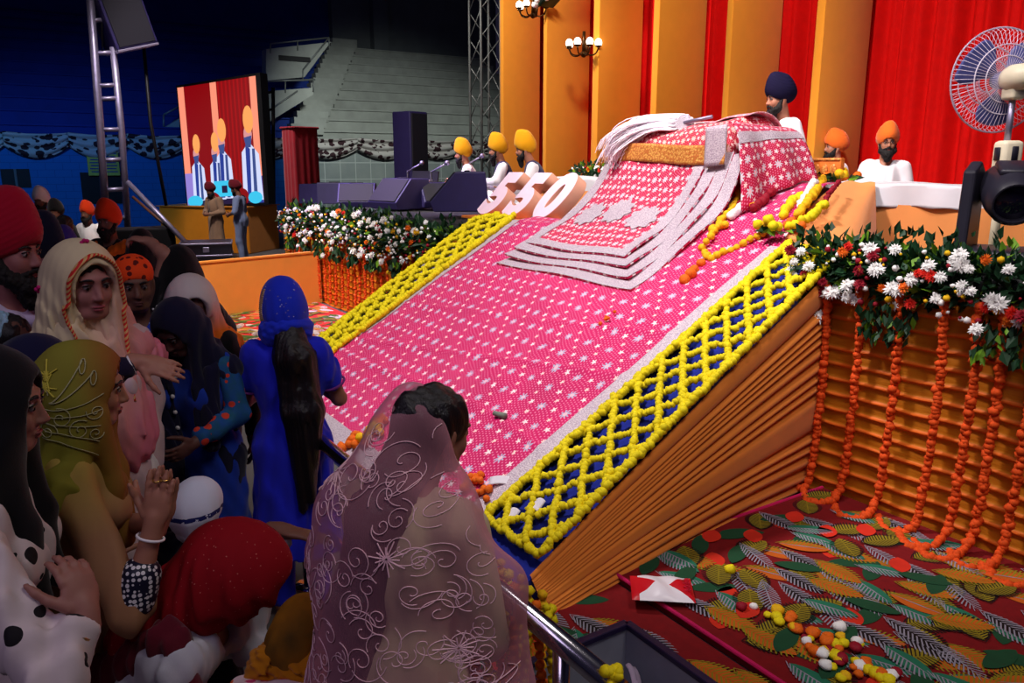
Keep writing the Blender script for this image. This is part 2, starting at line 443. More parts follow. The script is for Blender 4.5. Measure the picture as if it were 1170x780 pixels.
# terraces: a blue painted flight on the left, bare concrete on the right of a rising boundary
NS = 11
def terrace(name, ya, yb, mat, label, n=NS, x0=-26.4, riser=0.42, tread=0.80, z0=2.8):
    b = MB()
    for i in range(n):
        za = z0 + i * riser; xa = x0 - i * tread
        A, B2 = ya(i), yb(i)
        b.add(box((xa - tread * 0.5, (A + B2) / 2, za + riser / 2 - 0.6), (tread, B2 - A, riser + 1.2)))
        b.add(box((xa - 0.10, (A + B2) / 2, za + riser + 0.02), (0.30, B2 - A, 0.05), 0.01))
    return structure(b.build(name, mat, smooth=False), label)
bound = lambda i: 9.0 + i * 0.47
terrace('trim_1', lambda i: -16.0, bound, m_blue_seat, 'blue painted seating tiers in darkness')
terrace('trim_2', bound, lambda i: 20.2, m_terrace, 'bare concrete seating terraces', 10)
b = MB()
for i in range(18):                              # aisle steps up the boundary
    b.add(box((-26.5 - i * 0.44, bound(i * 0.55) - 0.05, 3.30 + i * 0.231), (0.44, 1.1, 0.34)))
structure(b.build('trim_3', m_terrace, smooth=False), 'aisle steps climbing between the tiers')
b = MB(); b.add(box((-35.0, 17.4, 9.0), (0.4, 8.4, 8.0))); b.add(box((-34.6, 15.3, 9.0), (0.5, 0.7, 8.0)))
structure(b.build('wall_top', m_terrace_dark, smooth=False), 'grey wall above the bare terraces')
b = MB(); b.add(box((-35.4, -1.6, 9.0), (0.3, 30.0, 8.0)))
structure(b.build('wall_rear', m_blue_seat, smooth=False), 'dark blue wall above the painted tiers')

# grey stair parapets sticking out of the tiers
def parapet(pts, x, th, label, name='stair_parapet'):
    P = [at(px, py, 0, x) for px, py in pts]
    poly = [(p[1], p[2]) for p in P]
    b = MB(); V, F = prism(poly, 0, th); b.add((np.c_[x - V[:, 2], V[:, 0], V[:, 1]], F))
    return structure(b.build(name, m_terrace, smooth=False), label)
p1 = parapet([(304, 56), (378, 48), (348, 88), (304, 92)], -28.2, 0.5, 'grey parapet of an upper stair entrance')
b = MB(); A = at(322, 66, 0, -28.15); b.add(box((-28.16, A[1] + 0.45, A[2]), (0.06, 1.1, 0.16))); b.build('dark_slot', m_black, p1, smooth=False)
b = MB()
for a_, b_ in (((309, 50), (376, 43)), ((376, 43), (346, 80))):
    b.add(bar(at(*a_, 0, -28.2), at(*b_, 0, -28.2), 0.03))
for q in ((309, 50), (340, 47), (376, 43), (346, 80)):
    b.add(bar(at(*q, 0, -28.2), at(q[0], q[1] + 11, 0, -28.2), 0.025))
b.build('handrail', m_truss, p1)
p2 = parapet([(297, 105), (358, 100), (358, 108), (300, 144), (297, 144)], -26.6, 0.4, 'grey parapet of a lower stair entrance')
b = MB(); b.add(bar(at(300, 93, 0, -26.6), at(360, 91, 0, -26.6), 0.03)); b.add(bar(at(308, 126, 0, -26.6), at(340, 104, 0, -26.6), 0.03))
for q in ((300, 93), (326, 92), (358, 91)): b.add(bar(at(*q, 0, -26.6), at(q[0], q[1] + 14, 0, -26.6), 0.025))
b.build('handrail', m_truss, p2)
p3 = parapet([(186, 147), (206, 135), (206, 156), (190, 156)], -26.6, 0.4, 'grey parapet beside the video screen')
b = MB(); b.add(bar(at(187, 131, 0, -26.6), at(206, 121, 0, -26.6), 0.03)); b.add(bar(at(187, 131, 0, -26.6), at(187, 148, 0, -26.6), 0.03)); b.build('handrail', m_truss, p3)

# swags of printed cloth along the wall top
m_swag = Mat('white swag cloth with dark print', 0.8)
_v = m_swag.voro(4.5); _n = m_swag.noise(9, 3)
m_swag.base(m_swag.mix((_v + _n * 0.5).lt(0.70), (176, 172, 166), (52, 28, 34))); m_swag = m_swag.m
ysw = [-1.2, 0.35, 1.9, 3.4, 5.0, 6.6, 8.4, 10.5, 12.6, 14.7, 16.8, 18.6]
sw0 = None
for k in range(len(ysw) - 1):
    ya, yb = ysw[k], ysw[k + 1]
    def fn(u, v, ya=ya, yb=yb):
        sag = 0.14 * 4 * u * (1 - u)
        h = 0.36 + 0.16 * 4 * u * (1 - u)
        zz = 3.02 - sag * 0.3 - v * h - sag * v
        return (-25.9 + 0.07 * np.sin(v * 16 + u * 3) + 0.05, ya + (yb - ya) * u, zz)
    o = sheet('wall_swag', fn, 18, 14, m_swag, thick=0.02)
    where = ['at the far left end of the blue wall', 'on the blue wall above the left slot window', 'behind the scaffold ladder', 'between the ladder and the screen',
             'hidden half behind the video screen', 'just right of the video screen', 'behind the red draped stand', 'left of the tall black speaker', 'right of the tall black speaker', 'behind the harmonium player', 'beside the truss tower'][k]
    tag(o, 'white swag with dark print ' + where, 'bunting', 'swags along the arena wall')

# notice board on the blue wall
t = empty('wall_notice', 'yellow printed notice on the blue wall behind the ladder', 'sign', tuple(at(118, 186, 0, -25.9)))
b = MB(); b.add(box((0, 0, 0), (0.05, 0.82, 0.72), 0.01)); b.build('board', plain('yellow notice paper', (176, 172, 74), 0.7), t, smooth=False)
b = MB()
for i in range(7):
    for j in range(2): b.add(box((0.03, -0.2 + 0.4 * j, 0.26 - i * 0.085), (0.006, 0.26 + 0.05 * ((i + j) % 2), 0.03)))
b.build('printed_line', m_blue_seat, t, smooth=False)

# ------------------------------------------------------------------ stage
STZ = 1.5
SF = 4.42
SLOPE = math.tan(math.radians(29.09))
def rz(Y): return 1.53 + SLOPE * (np.asarray(Y) - 4.42)
b = MB(); b.add(box((-5.4, 7.3, 0.74), (13.2, 5.7, 1.48)))
b.add(box((-13.0, 6.2, 0.66), (2.2, 3.9, 1.32))); b.add(box((-14.6, 6.9, 0.66), (1.6, 3.4, 1.32)))
structure(b.build('stage_platform', m_black_cloth, smooth=False), 'raised stage deck with cloth hung fronts')

def ruched(name, x0, x1, y, z0, z1, bands, label, seed=0):
    def fn(u, v):
        Xx = x0 + (x1 - x0) * u; Z = z0 + (z1 - z0) * v
        f = v * bands + 0.12 * np.sin(u * 17 + seed) * 0.5 + 0.06 * np.sin(u * 41)
        fr = f - np.floor(f)
        ridge = np.exp(-((fr - 0.12) / 0.09) ** 2) + np.exp(-((fr - 1.12) / 0.09) ** 2)
        return (Xx, y - 0.008 - 0.022 * ridge - 0.007 * np.sin(fr * PI) * (0.5 + 0.5 * np.sin(Xx * 7 + np.floor(f) * 1.7)) - 0.004 * np.sin(Xx * 23 + f), Z)
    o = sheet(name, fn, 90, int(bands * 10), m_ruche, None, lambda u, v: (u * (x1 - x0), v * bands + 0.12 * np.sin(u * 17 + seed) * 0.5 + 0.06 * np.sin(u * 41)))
    return tag(o, label, 'stage skirt')
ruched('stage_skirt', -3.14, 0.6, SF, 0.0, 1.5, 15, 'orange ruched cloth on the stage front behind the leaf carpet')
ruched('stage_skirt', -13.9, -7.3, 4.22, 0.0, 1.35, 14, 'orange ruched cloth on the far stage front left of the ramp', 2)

# back curtain and fins
def fn(u, v):
    Xx = -13.4 + 12.7 * u
    return (Xx, 9.05 + 0.07 * np.sin(Xx * 15) + 0.04 * np.sin(Xx * 33 + 1) + 0.03 * np.sin(Xx * 6.1), 1.5 + 5.4 * v)
tag(sheet('stage_curtain', fn, 900, 6, m_red_curtain), 'scarlet pleated curtain closing the back of the stage', 'curtain')
fins = [(571, 575, 617), (620, 624, 673), (676, 683, 732), (743, 750, 803), (825, 832, 888), (925, 935, 988)]
flab = ['flat fabric fin at the far left end, beside the truss tower', 'fabric fin carrying the brass lamp, second from the truss', 'fabric fin left of the draped platform',
        'fabric fin directly behind the brocade bundle', 'fabric fin left of the man in the navy turban', 'fabric fin right of the man in the navy turban']
for k, (a_, b_, c_) in enumerate(fins):
    xa = at(a_, 110, 1, 8.0)[0]; xb = at(b_, 110, 1, 8.0)[0]; yb = at(c_, 110, 0, xb)[1]
    top = 6.6
    b = MB(); b.add(box(((xa + xb) / 2, (8.0 + yb) / 2, (1.5 + top) / 2), (xb - xa, yb - 8.0, top - 1.5), 0.02, 2))
    o = b.build('backdrop_fin', m_orange_fin, smooth=True, auto=30)
    tag(o, 'orange ' + flab[k], 'column', 'orange fins of the stage backdrop')
# valance with flowers over the second fin
b = MB(); A = at(622, 12, 1, 7.75); B2 = at(668, -6, 1, 7.75)
b.add(beam(A + (0, 0, .12), (A[0] + 1.1, 7.75, A[2] + .62), 0.3, 0.2))
t = b.build('flower_valance', m_greenleaf); tag(t, 'strip of white and dark flowers above the second orange fin', 'flowers')
Pv = np.array([A + np.array([1.1 * q, -0.17, 0.1 + 0.5 * q]) + rng.normal(size=3) * 0.05 for q in np.linspace(0, 1, 30)])
b = MB(); b.add(beads(Pv, 0.05)); b.build('blossoms', m_whitepetal, t)

# brass lamps on the fins
m_brass = plain('dark brass', (70, 46, 22), 0.35, 0.8)
m_bulb = emit('glowing lamp globe', (255, 244, 220), 5.0)
def wall_lamp(loc, label, s=1.0, rzv=0.0):
    t = empty('wall_lamp', label, 'lamp', loc, rzv, 'brass lamps on the backdrop')
    b = MB(); b.add(tube([(0, 0, 0.28), (0, 0, -0.02)], [0.025, 0.03], 8)); b.add(ico((0, 0, -0.05), 0.05, 2)); b.add(box((0, 0.07, 0.05), (0.09, 0.06, 0.24), 0.02)); b.build('stem', m_brass, t)
    for k in range(5):
        a = PI * (1.0 + k / 4.0); d = np.array([math.cos(a), math.sin(a), 0])
        P = smooth_path([(0, 0, 0), d * 0.10 + (0, 0, -0.07), d * 0.2 + (0, 0, -0.05), d * 0.24 + (0, 0, 0.03)], 12)
        b = MB(); b.add(tube(P, 0.012, 6)); b.add(lathe([(0.012, 0), (0.05, 0.02), (0.055, 0.03)], 10, d * 0.24 + (0, 0, 0.03))); arm = b.build('arm', m_brass, t)
        b = MB(); b.add(uvs(d * 0.24 + (0, 0, 0.10), (0.055, 0.055, 0.065), 12, 8)); b.build('globe', m_bulb, arm)
    return t
wall_lamp(tuple(at(667, 58, 1, 7.85)), 'brass lamp with lit globes on the second orange fin', 1.0, 0.5)
wall_lamp(tuple(at(609, 14, 1, 7.85)), 'brass lamp with lit globes near the far left fin', 1.0, 0.5)

# the bench covered in white cloth behind the ramp
b = MB(); b.add(box((-5.35, 6.36, 1.74), (6.5, 0.68, 0.48), 0.02)); t = b.build('covered_bench', m_peach, smooth=False)
tag(t, 'long low bench under white and peach cloth across the stage', 'bench')
def fn(u, v):
    Xx = -8.66 + 6.62 * u; d = v * 0.90
    Y = np.where(d < 0.18, 6.0 - 0.03, 6.0 - 0.02 + (d - 0.18)); Z = np.where(d < 0.18, 1.82 + d, 2.0)
    return (Xx, Y - (d < 0.18) * (0.02 * np.sin(Xx * 11) * (0.18 - d) / 0.18), Z + 0.008 * np.sin(Xx * 7 + d * 5) + 0.006 * np.sin(Xx * 23) * (d < 0.02))
sheet('top_cloth', fn, 160, 44, m_white_cloth, t, thick=0.008, auto=40)
def fn(u, v):
    Xx = -8.62 + 6.54 * u
    return (Xx, 5.995 - 0.012 * np.sin(Xx * 14) * (1 - v) - 0.01, 1.5 + 0.34 * v)
sheet('front_cloth', fn, 160, 8, m_peach, t)

# peach cloth falling from the bench to the ramp's corner
def fn(u, v):
    P1 = np.array([-4.10, 5.98, 2.015]); P2 = np.array([-3.80, 5.93, 2.01]); P5 = np.array([-3.54, 4.48, 1.60]); PM = np.array([-2.85, 4.55, 1.51]); P7 = np.array([-3.70, 5.88, 1.50])
    w = u[..., None]; top = (1 - w) * P1 + w * P2; bot = (1 - w) ** 2 * P5 + 2 * w * (1 - w) * PM + w ** 2 * P7
    P = top + (bot - top) * v[..., None]
    bul = np.sin(v * PI) * 0.07 * (1 - u) ** 2 + np.sin(v * PI) * 0.05 * u
    return (P[..., 0] + 0.03 * np.sin(v * PI) * u, P[..., 1] - 0.05 * np.sin(v * PI) * u, P[..., 2] + bul + 0.006 * np.sin(u * 9 + v * 4))
o = sheet('corner_drape', fn, 36, 30, m_peach)
tag(o, 'smooth peach cloth sloping from the bench down to the ramp corner', 'drape')

# ------------------------------------------------------------------ the ramp
b = MB()
ys = np.array([1.98, 4.42])
poly = [(1.86, 0.0), (4.40, 0.0), (4.40, rz(4.40) - 0.04), (1.86, rz(1.86) - 0.04)]
V, F = prism(poly, -7.45, -3.02); V = np.c_[V[:, 2], V[:, 0], V[:, 1]]; _r = V[:, 0] > -5
V[_r, 0] = np.where(V[_r, 1] < 3, np.where(V[_r, 2] < .1, -2.90, -2.97), np.where(V[_r, 2] < .1, -3.30, -3.22)); b.add((V, F))
t = b.build('ramp', m_navy_under, smooth=False)
tag(t, 'broad sloping ramp from the stage down to the rail, covered in blue cloth', 'ramp')
def wr(Xx, Y, seed=1):
    P = np.stack([Xx * 1.0, Y * 1.6], -1)
    w = wob(P, seed, 0.006, 3.0)
    l = 0.010 * np.exp(-((((Y - 2.55) + 0.05 * np.sin(Xx * 1.7)) / 0.02) ** 2)) + 0.012 * np.exp(-((((Y - 2.95) - 0.16 * (Xx + 5)) / 0.022) ** 2)) + 0.010 * np.exp(-((((Y - 3.35) - 0.12 * (Xx + 5.4)) / 0.02) ** 2))
    return w * 1.5 + l * 1.6 + 0.010 * np.exp(-((((Y - 2.25) + 0.2 * (Xx + 4.4)) / 0.02) ** 2))
def fn(u, v):
    Xx = -6.88 + 3.36 * u; d = v * 2.87; Y = 1.90 + d
    Z = np.where(Y < 4.5, rz(Y), rz(4.5) + (Y - 4.5) * 0.12) + 0.012 + wr(Xx, Y)
    return (Xx, Y, Z)
o = sheet('ramp_cloth', fn, 150, 150, m_ramp_cloth, None, lambda u, v: (u * 3.36, v * 3.1), 0.006)
tag(o, 'bright pink cloth with silver flowers spread down the ramp', 'cloth')
def fn(u, v):                                     # the same cloth carried up to the bench beside the stand
    xl = -4.95 + 0.1 * v; xr = -3.50 - 0.58 * v
    Xx = xl + (xr - xl) * u; Y = 4.40 + 1.54 * v
    return (Xx, Y, np.where(Y < 4.5, rz(Y) + 0.016, upz(Y)) + 0.006 * np.sin(Xx * 8 + Y * 5))
sheet('upper_cloth', fn, 40, 50, m_ramp_cloth, o, lambda u, v: (u * 1.3, v * 1.6), 0.006)
def border(xa, xb, ya, yb, off=0.02):
    return lambda u, v: (xa + (xb - xa) * u, ya + (yb - ya) * v, rz(ya + (yb - ya) * v) + off + wr(xa + (xb - xa) * u, ya + (yb - ya) * v))
sheet('silver_border', border(-3.63, -3.49, 1.88, 4.5, 0.02), 4, 80, m_silver, o)
sheet('silver_border', border(-6.92, -6.80, 1.88, 4.5, 0.02), 4, 80, m_silver, o)
sheet('silver_border', border(-6.9, -3.5, 1.86, 2.02, 0.022), 90, 6, m_silver, o)

# marigold lattices down both sides
def lattice(xin_t, xin_b, xout_t, xout_b, y0, y1, step, r, label, proto, cells, mats):
    t = empty('marigold_lattice', label, 'garland', ((xin_b + xout_b) / 2, y0, float(rz(y0))), 0, 'marigold lattices on the ramp')
    org = np.array(t.location)
    def pt(a, s_):                                # a: 0 inner .. 1 outer, s_: 0 bottom .. 1 top
        Y = y0 + (y1 - y0) * s_
        xi = xin_b + (xin_t - xin_b) * s_; xo = xout_b + (xout_t - xout_b) * s_
        if s_ > 0.93: xo = xo + (xi - xo) * ((s_ - 0.93) / 0.07) ** 2 * 0.5
        return np.array([xi + (xo - xi) * a, Y, rz(Y) + 0.035])
    def strand(P, rr, mat, name='strand', two=False):
        Q = along(P, step)
        if two: Q = np.concatenate([Q, Q + np.array([0.02, 0.01, 0.02])])
        Q = Q + rng.normal(size=Q.shape) * 0.004
        b = MB(); b.add(beads(Q - org, rr, proto)); b.build(name, mat, t)
    for a in (0.0, 1.0):
        strand([pt(a, q) for q in np.linspace(0, 1, 50)], r * 1.1, mats[0], 'edge_strand', True)
    strand([pt(a, 0.0) for a in np.linspace(0, 1, 6)], r * 1.1, mats[0], 'edge_strand')
    strand([pt(a, 1.0) for a in np.linspace(0, 1, 6)], r * 1.1, mats[0], 'edge_strand')
    per = 1.0 / cells; run = 2.6 * per               # strands cross the strip over `run` of its length
    for fam in (0, 1):
        s0 = -run
        while s0 < 1.0:
            P = []
            for q in np.linspace(0, 1, 26):
                s_ = s0 + run * q
                if 0 <= s_ <= 1: P.append(pt(q if fam == 0 else 1 - q, s_) + np.array([0, 0, 0.012 * fam + 0.006 * math.sin(q * 9 + s0 * 20)]))
            if len(P) > 3: strand(P, r, mats[0])
            s0 += per
    return t
lattice(-3.50, -3.46, -3.08, -2.94, 2.06, 4.50, 0.023, 0.026, 'yellow marigold lattice down the right edge of the ramp', MG1, 13, [m_yellow])
lattice(-6.95, -6.82, -7.58, -7.26, 2.2, 4.50, 0.036, 0.033, 'yellow marigold lattice down the far left edge of the ramp', MG1, 11, [m_yellow])

# pleated side of the ramp
def fn(u, v):                                     # u near end .. stage end, v bottom .. top
    Y = 2.0 + 2.42 * u
    top = rz(Y) - 0.02; X_top = -2.93 - 0.15 * u; X_bot = -2.76 - 0.37 * u
    vv = v ** (1.0 + 0.15 * u)
    ph = vv * 15 + 0.7 * np.sin(vv * 9) + 0.35 * np.sin(vv * 23 + 1) + 0.10 * np.sin(u * 5 + vv * 12)
    fr = np.abs(np.sin(ph * PI)) ** 0.7
    amp = 0.012 + 0.035 * u
    bow = 0.05 * np.sin(v * PI) * u
    Z = top * vv
    sag = 0.06 * np.sin(u * PI) * (1 - v)
    return (X_bot + (X_top - X_bot) * v + amp * fr + bow * 0.3, Y, np.maximum(Z + sag * 0.6, 0.01))
o = sheet('ramp_side_cloth', fn, 60, 260, m_skirt)
tag(o, 'burnt orange pleated cloth fanned along the right side of the ramp', 'drape')

# ------------------------------------------------------------------ layered brocade cloths, bundle and stand on the ramp top
b = MB(); b.add(box((-5.15, 5.32, 1.82), (1.36, 0.60, 0.64), 0.03)); t = b.build('book_stand', m_rumala, smooth=False)
tag(t, 'book stand wrapped in pink brocade under the layered cloths', 'stand')
def stack_profile(q, yb, off):                    # q 0 bottom .. 1 top
    P = smooth_path([(yb, float(rz(yb))), (4.15, float(rz(4.15))), (4.5, float(rz(4.5)) + 0.02), (4.78, 1.86), (4.95, 2.20)], 60)
    d = np.r_[0, np.cumsum(np.linalg.norm(np.diff(P, axis=0), axis=1))]; d /= d[-1]
    return np.interp(q, d, P[:, 0]) - off * 0.4, np.interp(q, d, P[:, 1]) + off
ll = ['topmost', 'second from the top', 'third from the top', 'lowest and widest']
for k in range(4):
    yb = 4.10 - 0.075 * k; off = 0.020 + 0.022 * (3 - k)
    xl0, xr0 = -6.06 - 0.058 * k, -4.68 + 0.115 * k
    xl1, xr1 = -5.86 - 0.02 * k, -4.62 + 0.12 * k
    def S(u, v, yb=yb, off=off, xl0=xl0, xr0=xr0, xl1=xl1, xr1=xr1, k=k, e=0.0):
        Y, Z = stack_profile(v, yb, off + e)
        ease = v ** 0.8
        xl = xl0 + (xl1 - xl0) * ease; xr = xr0 + (xr1 - xr0) * ease
        w = 0.008 * np.sin(u * 9 + v * 7 + k) + 0.02 * (np.abs(u - 0.5) * 2) ** 6 * np.sin(v * 11 + k)
        return (xl + (xr - xl) * u, Y - 0.015 * np.sin(u * 5 + k), Z + w)
    o = sheet('brocade_cloth', lambda u, v, S=S: S(u, v), 40, 60, m_rumala, None, lambda u, v: (u * 1.5, v * 1.35), 0.012)
    tag(o, 'rose brocade cloth with silver border, %s of four layers' % ll[k], 'cloth', 'layered brocade cloths')
    bw = 0.085
    sheet('silver_border', lambda u, v, S=S: S(u * bw, v, e=0.006), 4, 60, m_silver, o)
    sheet('silver_border', lambda u, v, S=S: S(1 - bw + u * bw, v, e=0.006), 4, 60, m_silver, o)
    sheet('silver_border', lambda u, v, S=S: S(u, v * 0.07, e=0.007), 40, 5, m_silver, o)
    if k == 0:
        for j, (uc, vc) in enumerate(((0.25, 0.42), (0.5, 0.46), (0.76, 0.42))):
            def fm(u, v, uc=uc, vc=vc, S=S):
                r_ = 0.085 * u * (1 + 0.12 * np.cos(v * 2 * PI * 9)); a = v * 2 * PI
                return S(uc + r_ * np.cos(a) * 1.3, vc + r_ * np.sin(a) * 1.35, e=0.009)
            sheet('silver_medallion', fm, 6, 72, m_silver, o)
# the bundle under coral brocade
def fn(u, v):
    Xx = -5.90 + 1.50 * u; a = v * PI
    ends = np.clip(np.minimum(u, 1 - u) / 0.06, 0, 1) ** 0.5
    ty = -np.cos(a); tz = np.sin(a)
    sy = np.sign(ty) * np.abs(ty) ** 0.55; sz = np.abs(tz) ** 0.6
    h = 0.31 + 0.05 * u + 0.02 * np.sin(u * 8)
    return (Xx, 5.25 + 0.30 * sy * (0.9 + 0.1 * ends), 2.16 + h * sz * (0.55 + 0.45 * ends) + 0.01 * np.sin(Xx * 9 + v * 6))
o = sheet('draped_bundle', fn, 60, 40, m_bundle, None, lambda u, v: (u * 1.7, v * 1.1))
tag(o, 'long bolster shaped bundle under coral brocade on the ramp top', 'bundle')
def fn(u, v):
    Xx = -5.93 + 1.52 * u
    return (Xx, 4.885 - 0.008 * np.sin(u * 20) - 0.03 * v, 2.33 - 0.02 * u - 0.155 * v + 0.012 * np.sin(u * 6))
sheet('gold_trim', fn, 60, 6, m_gold_trim, o, thick=0.012)
def fn(u, v): return (-4.60 + 0.19 * u, 4.835 + 0.03 * u * u, 2.44 - 0.31 * v + 0.02 * u)
sheet('corner_tassel_panel', fn, 8, 8, m_silver, o, thick=0.012)
def fn(u, v):                                     # pale cloth over the top
    Xx = -5.75 + 1.34 * u; a = 0.36 * PI + v * 0.50 * PI
    return (Xx, 5.25 - 0.31 * np.cos(a), 2.175 + (0.32 + 0.04 * u + 0.02 * np.sin(u * 8)) * np.sin(a) ** 0.6 + 0.02 * np.sin(u * 25) * (1 - v) * 0.3 + 0.012)
sheet('pale_top_cloth', fn, 60, 20, pink_cloth('pale pink sprigged cloth', (246, 176, 190), 0.10, 0.09, 0.03, 0.02, (230, 120, 120)).m, o, lambda u, v: (u * 1.5, v * 0.6), 0.01)
def fn(u, v):
    th = u * 2.2
    Y = 4.92 + 0.66 * u - 0.14 * v * (1 - u)
    ze = upz(Y) + 0.02
    q = v ** 1.35
    return (-4.45 + (0.30 + 0.06 * u) * v ** 0.75 + 0.025 * np.sin(th * 6) * v, Y, (2.47 - 0.03 * u) * (1 - q) + ze * q + 0.05 * np.sin(v * PI) + 0.015 * np.sin(th * 7) * v * (1 - v))
o2 = sheet('side_drape', fn, 30, 24, m_rumala, None, lambda u, v: (u * 0.9, v * 0.8), 0.01)
tag(o2, 'loose pink brocade cloth falling from the right end of the bundle', 'cloth')
def fn(u, v):
    th = u * 2.2
    w = 0.30 + 0.16 * v; Y = 4.92 + 0.66 * u - 0.14 * w * (1 - u); ze = upz(Y) + 0.02; q = w ** 1.35
    return (-4.45 + (0.30 + 0.06 * u) * w ** 0.75 + 0.025 * np.sin(th * 6) * w + 0.010, Y - 0.004, (2.47 - 0.03 * u) * (1 - q) + ze * q + 0.05 * np.sin(w * PI) + 0.015 * np.sin(th * 7) * w * (1 - w) + 0.012)
sheet('pale_band', fn, 24, 6, m_silver, o2)

# white whisk lying on the bundle's left end
t = empty('fly_whisk', 'white long haired whisk lying over the left end of the bundle', 'whisk', (-5.42, 5.06, 2.44)); t.scale = (0.85,) * 3
b = MB()
for k in range(900):
    a = rng.normal() * 0.30; L = rng.uniform(0.75, 1.1); s1, s2 = rng.normal(size=2) * 0.028
    P = smooth_path([(0.40 + s1, s1, 0.07 + s2), (0.10 + s1, -0.04 + 0.05 * a + s2, 0.09 + s2), (-0.16 * L, -0.12 + 0.20 * a, 0.03 + s2 * 1.6), (-0.30 * L - .03 * a, -0.20 + 0.34 * a, -0.10 * L + s2 * 2.0), (-0.34 * L - .04 * a, -0.22 + 0.4 * a, -0.24 * L + s2 * 2)], 10)
    b.add(tube(P, np.linspace(0.008, 0.0025, 10), 4, False))
b.build('hair', plain('white whisk hair', (248, 238, 248), 0.7, var=0.03), t)
b = MB(); b.add(bar((0.36, 0.0, 0.07), (0.72, 0.06, 0.12), 0.018)); b.build('handle', m_alu, t)

# carved orange side board beside the bundle
t = empty('carved_board', 'carved orange wooden board between the bundle and the seated man', 'board', tuple(at(926, 203, 1, 6.05)), 0)
b = MB(); b.add(box((0, 0, 0.07), (0.62, 0.06, 0.20), 0.012, 2)); b.build('board', m_wood_orange, t, smooth=True, auto=30)
b = MB()
for k in range(7): b.add(uvs((-0.24 + 0.08 * k, -0.032, 0.07), (0.032, 0.012, 0.05), 10, 6))
b.add(box((0, -0.03, 0.155), (0.6, 0.02, 0.02), 0.004)); b.add(box((0, -0.03, -0.015), (0.6, 0.02, 0.02), 0.004)); b.build('carving', m_gold_trim, t)

# ------------------------------------------------------------------ 550 standing numerals
t = empty('numeral_sign', 'pale pink foam numerals 550 on a thin board at the ramp top', 'sign', (-7.40, 4.84, 1.55), 0)
b = MB(); b.add(box((0.05, -0.06, 0.0), (1.75, 0.34, 0.03), 0.005)); b.build('board', m_wood_orange, t, smooth=False)
def glyph(ch, parent, x, size):
    cu = bpy.data.curves.new('digit', 'FONT'); cu.body = ch; cu.size = size; cu.extrude = 0.07; cu.offset = 0.035; cu.shear = 0.34; cu.bevel_depth = 0.006; cu.resolution_u = 8
    tmp = bpy.data.objects.new('digit', cu); COL.objects.link(tmp)
    dg = bpy.context.evaluated_depsgraph_get(); me = bpy.data.meshes.new_from_object(tmp.evaluated_get(dg))
    bpy.data.objects.remove(tmp); bpy.data.curves.remove(cu)
    me.materials.clear(); me.materials.append(m_foam_pink); me.materials.append(m_foam_side)
    for p in me.polygons: p.material_index = 0 if abs(p.normal.z) > 0.4 else 1; 
    me.name = 'digit'
    o = bpy.data.objects.new('digit', me); COL.objects.link(o); o.parent = parent
    o.location = (x, 0.02, 0.03); o.rotation_euler = (math.radians(54), 0, 0)
    return o
for k, ch in enumerate('550'): glyph(ch, t, -0.78 + 0.55 * k, 0.74)

# ------------------------------------------------------------------ flowers along the stage edges
def leaves(n, fn, size, mat_share=0.2):
    P, D = fn(n)
    b = MB(); k = len(P)
    L = rng.uniform(0.6, 1.4, k) * size; W = L * rng.uniform(0.22, 0.38, k)
    D = D / np.linalg.norm(D, axis=1)[:, None]; U = np.cross(D, rng.normal(size=(k, 3))); U /= np.linalg.norm(U, axis=1)[:, None]; N = np.cross(D, U)
    V = np.stack([P, P + D * (L * .45)[:, None] + U * (W)[:, None] + N * (L * .06)[:, None], P + D * L[:, None] - N * (L * .12)[:, None],
                  P + D * (L * .45)[:, None] - U * W[:, None] + N * (L * .06)[:, None]], 1).reshape(-1, 3)
    F = np.arange(k * 4).reshape(-1, 4); lime = rng.random(k) < mat_share
    b.V.append(V); b.F.append(F[~lime]); b.MI.append(np.zeros((~lime).sum(), int)); b.F.append(F[lime]); b.MI.append(np.ones(lime.sum(), int)); b.n = len(V)
    return b
def chrys(seed=0, layers=4):
    r = np.random.default_rng(seed); b = MB()
    for l in range(layers):
        n = 14 - 2 * l; el = -0.15 + 0.42 * l
        for k in range(n):
            a = 2 * PI * (k + 0.5 * (l % 2)) / n + r.normal() * 0.08; e = el + r.normal() * 0.08
            d = np.array([math.cos(a) * math.cos(e), math.sin(a) * math.cos(e), math.sin(e)]); s_ = np.array([-math.sin(a), math.cos(a), 0]); L = (1.0 - 0.13 * l) * r.uniform(.85, 1.1)
            up = np.cross(d, s_) * -1
            b.add((np.array([d * 0.1, d * L * .6 + s_ * .14 + up * .02, d * L + up * .10, d * L * .6 - s_ * .14 + up * .02]), np.array([[0, 1, 2, 3]])))
    b.add(ico((0, 0, 0.1), 0.30, 1)); return b
def blossom_mesh(mb, name, mat):
    o = mb.build(name, mat); me = o.data; bpy.data.objects.remove(o); return me
me_white = [blossom_mesh(chrys(k), 'white_blossom', m_whitepetal) for k in range(2)]
me_red = blossom_mesh(chrys(5, 5), 'red_blossom', m_redpetal); me_rose = blossom_mesh(chrys(6, 5), 'rose_blossom', m_rose); me_or = blossom_mesh(chrys(7, 4), 'orange_blossom', m_omari)
me_or2 = blossom_mesh(chrys(8, 4), 'yellow_blossom', m_gold)
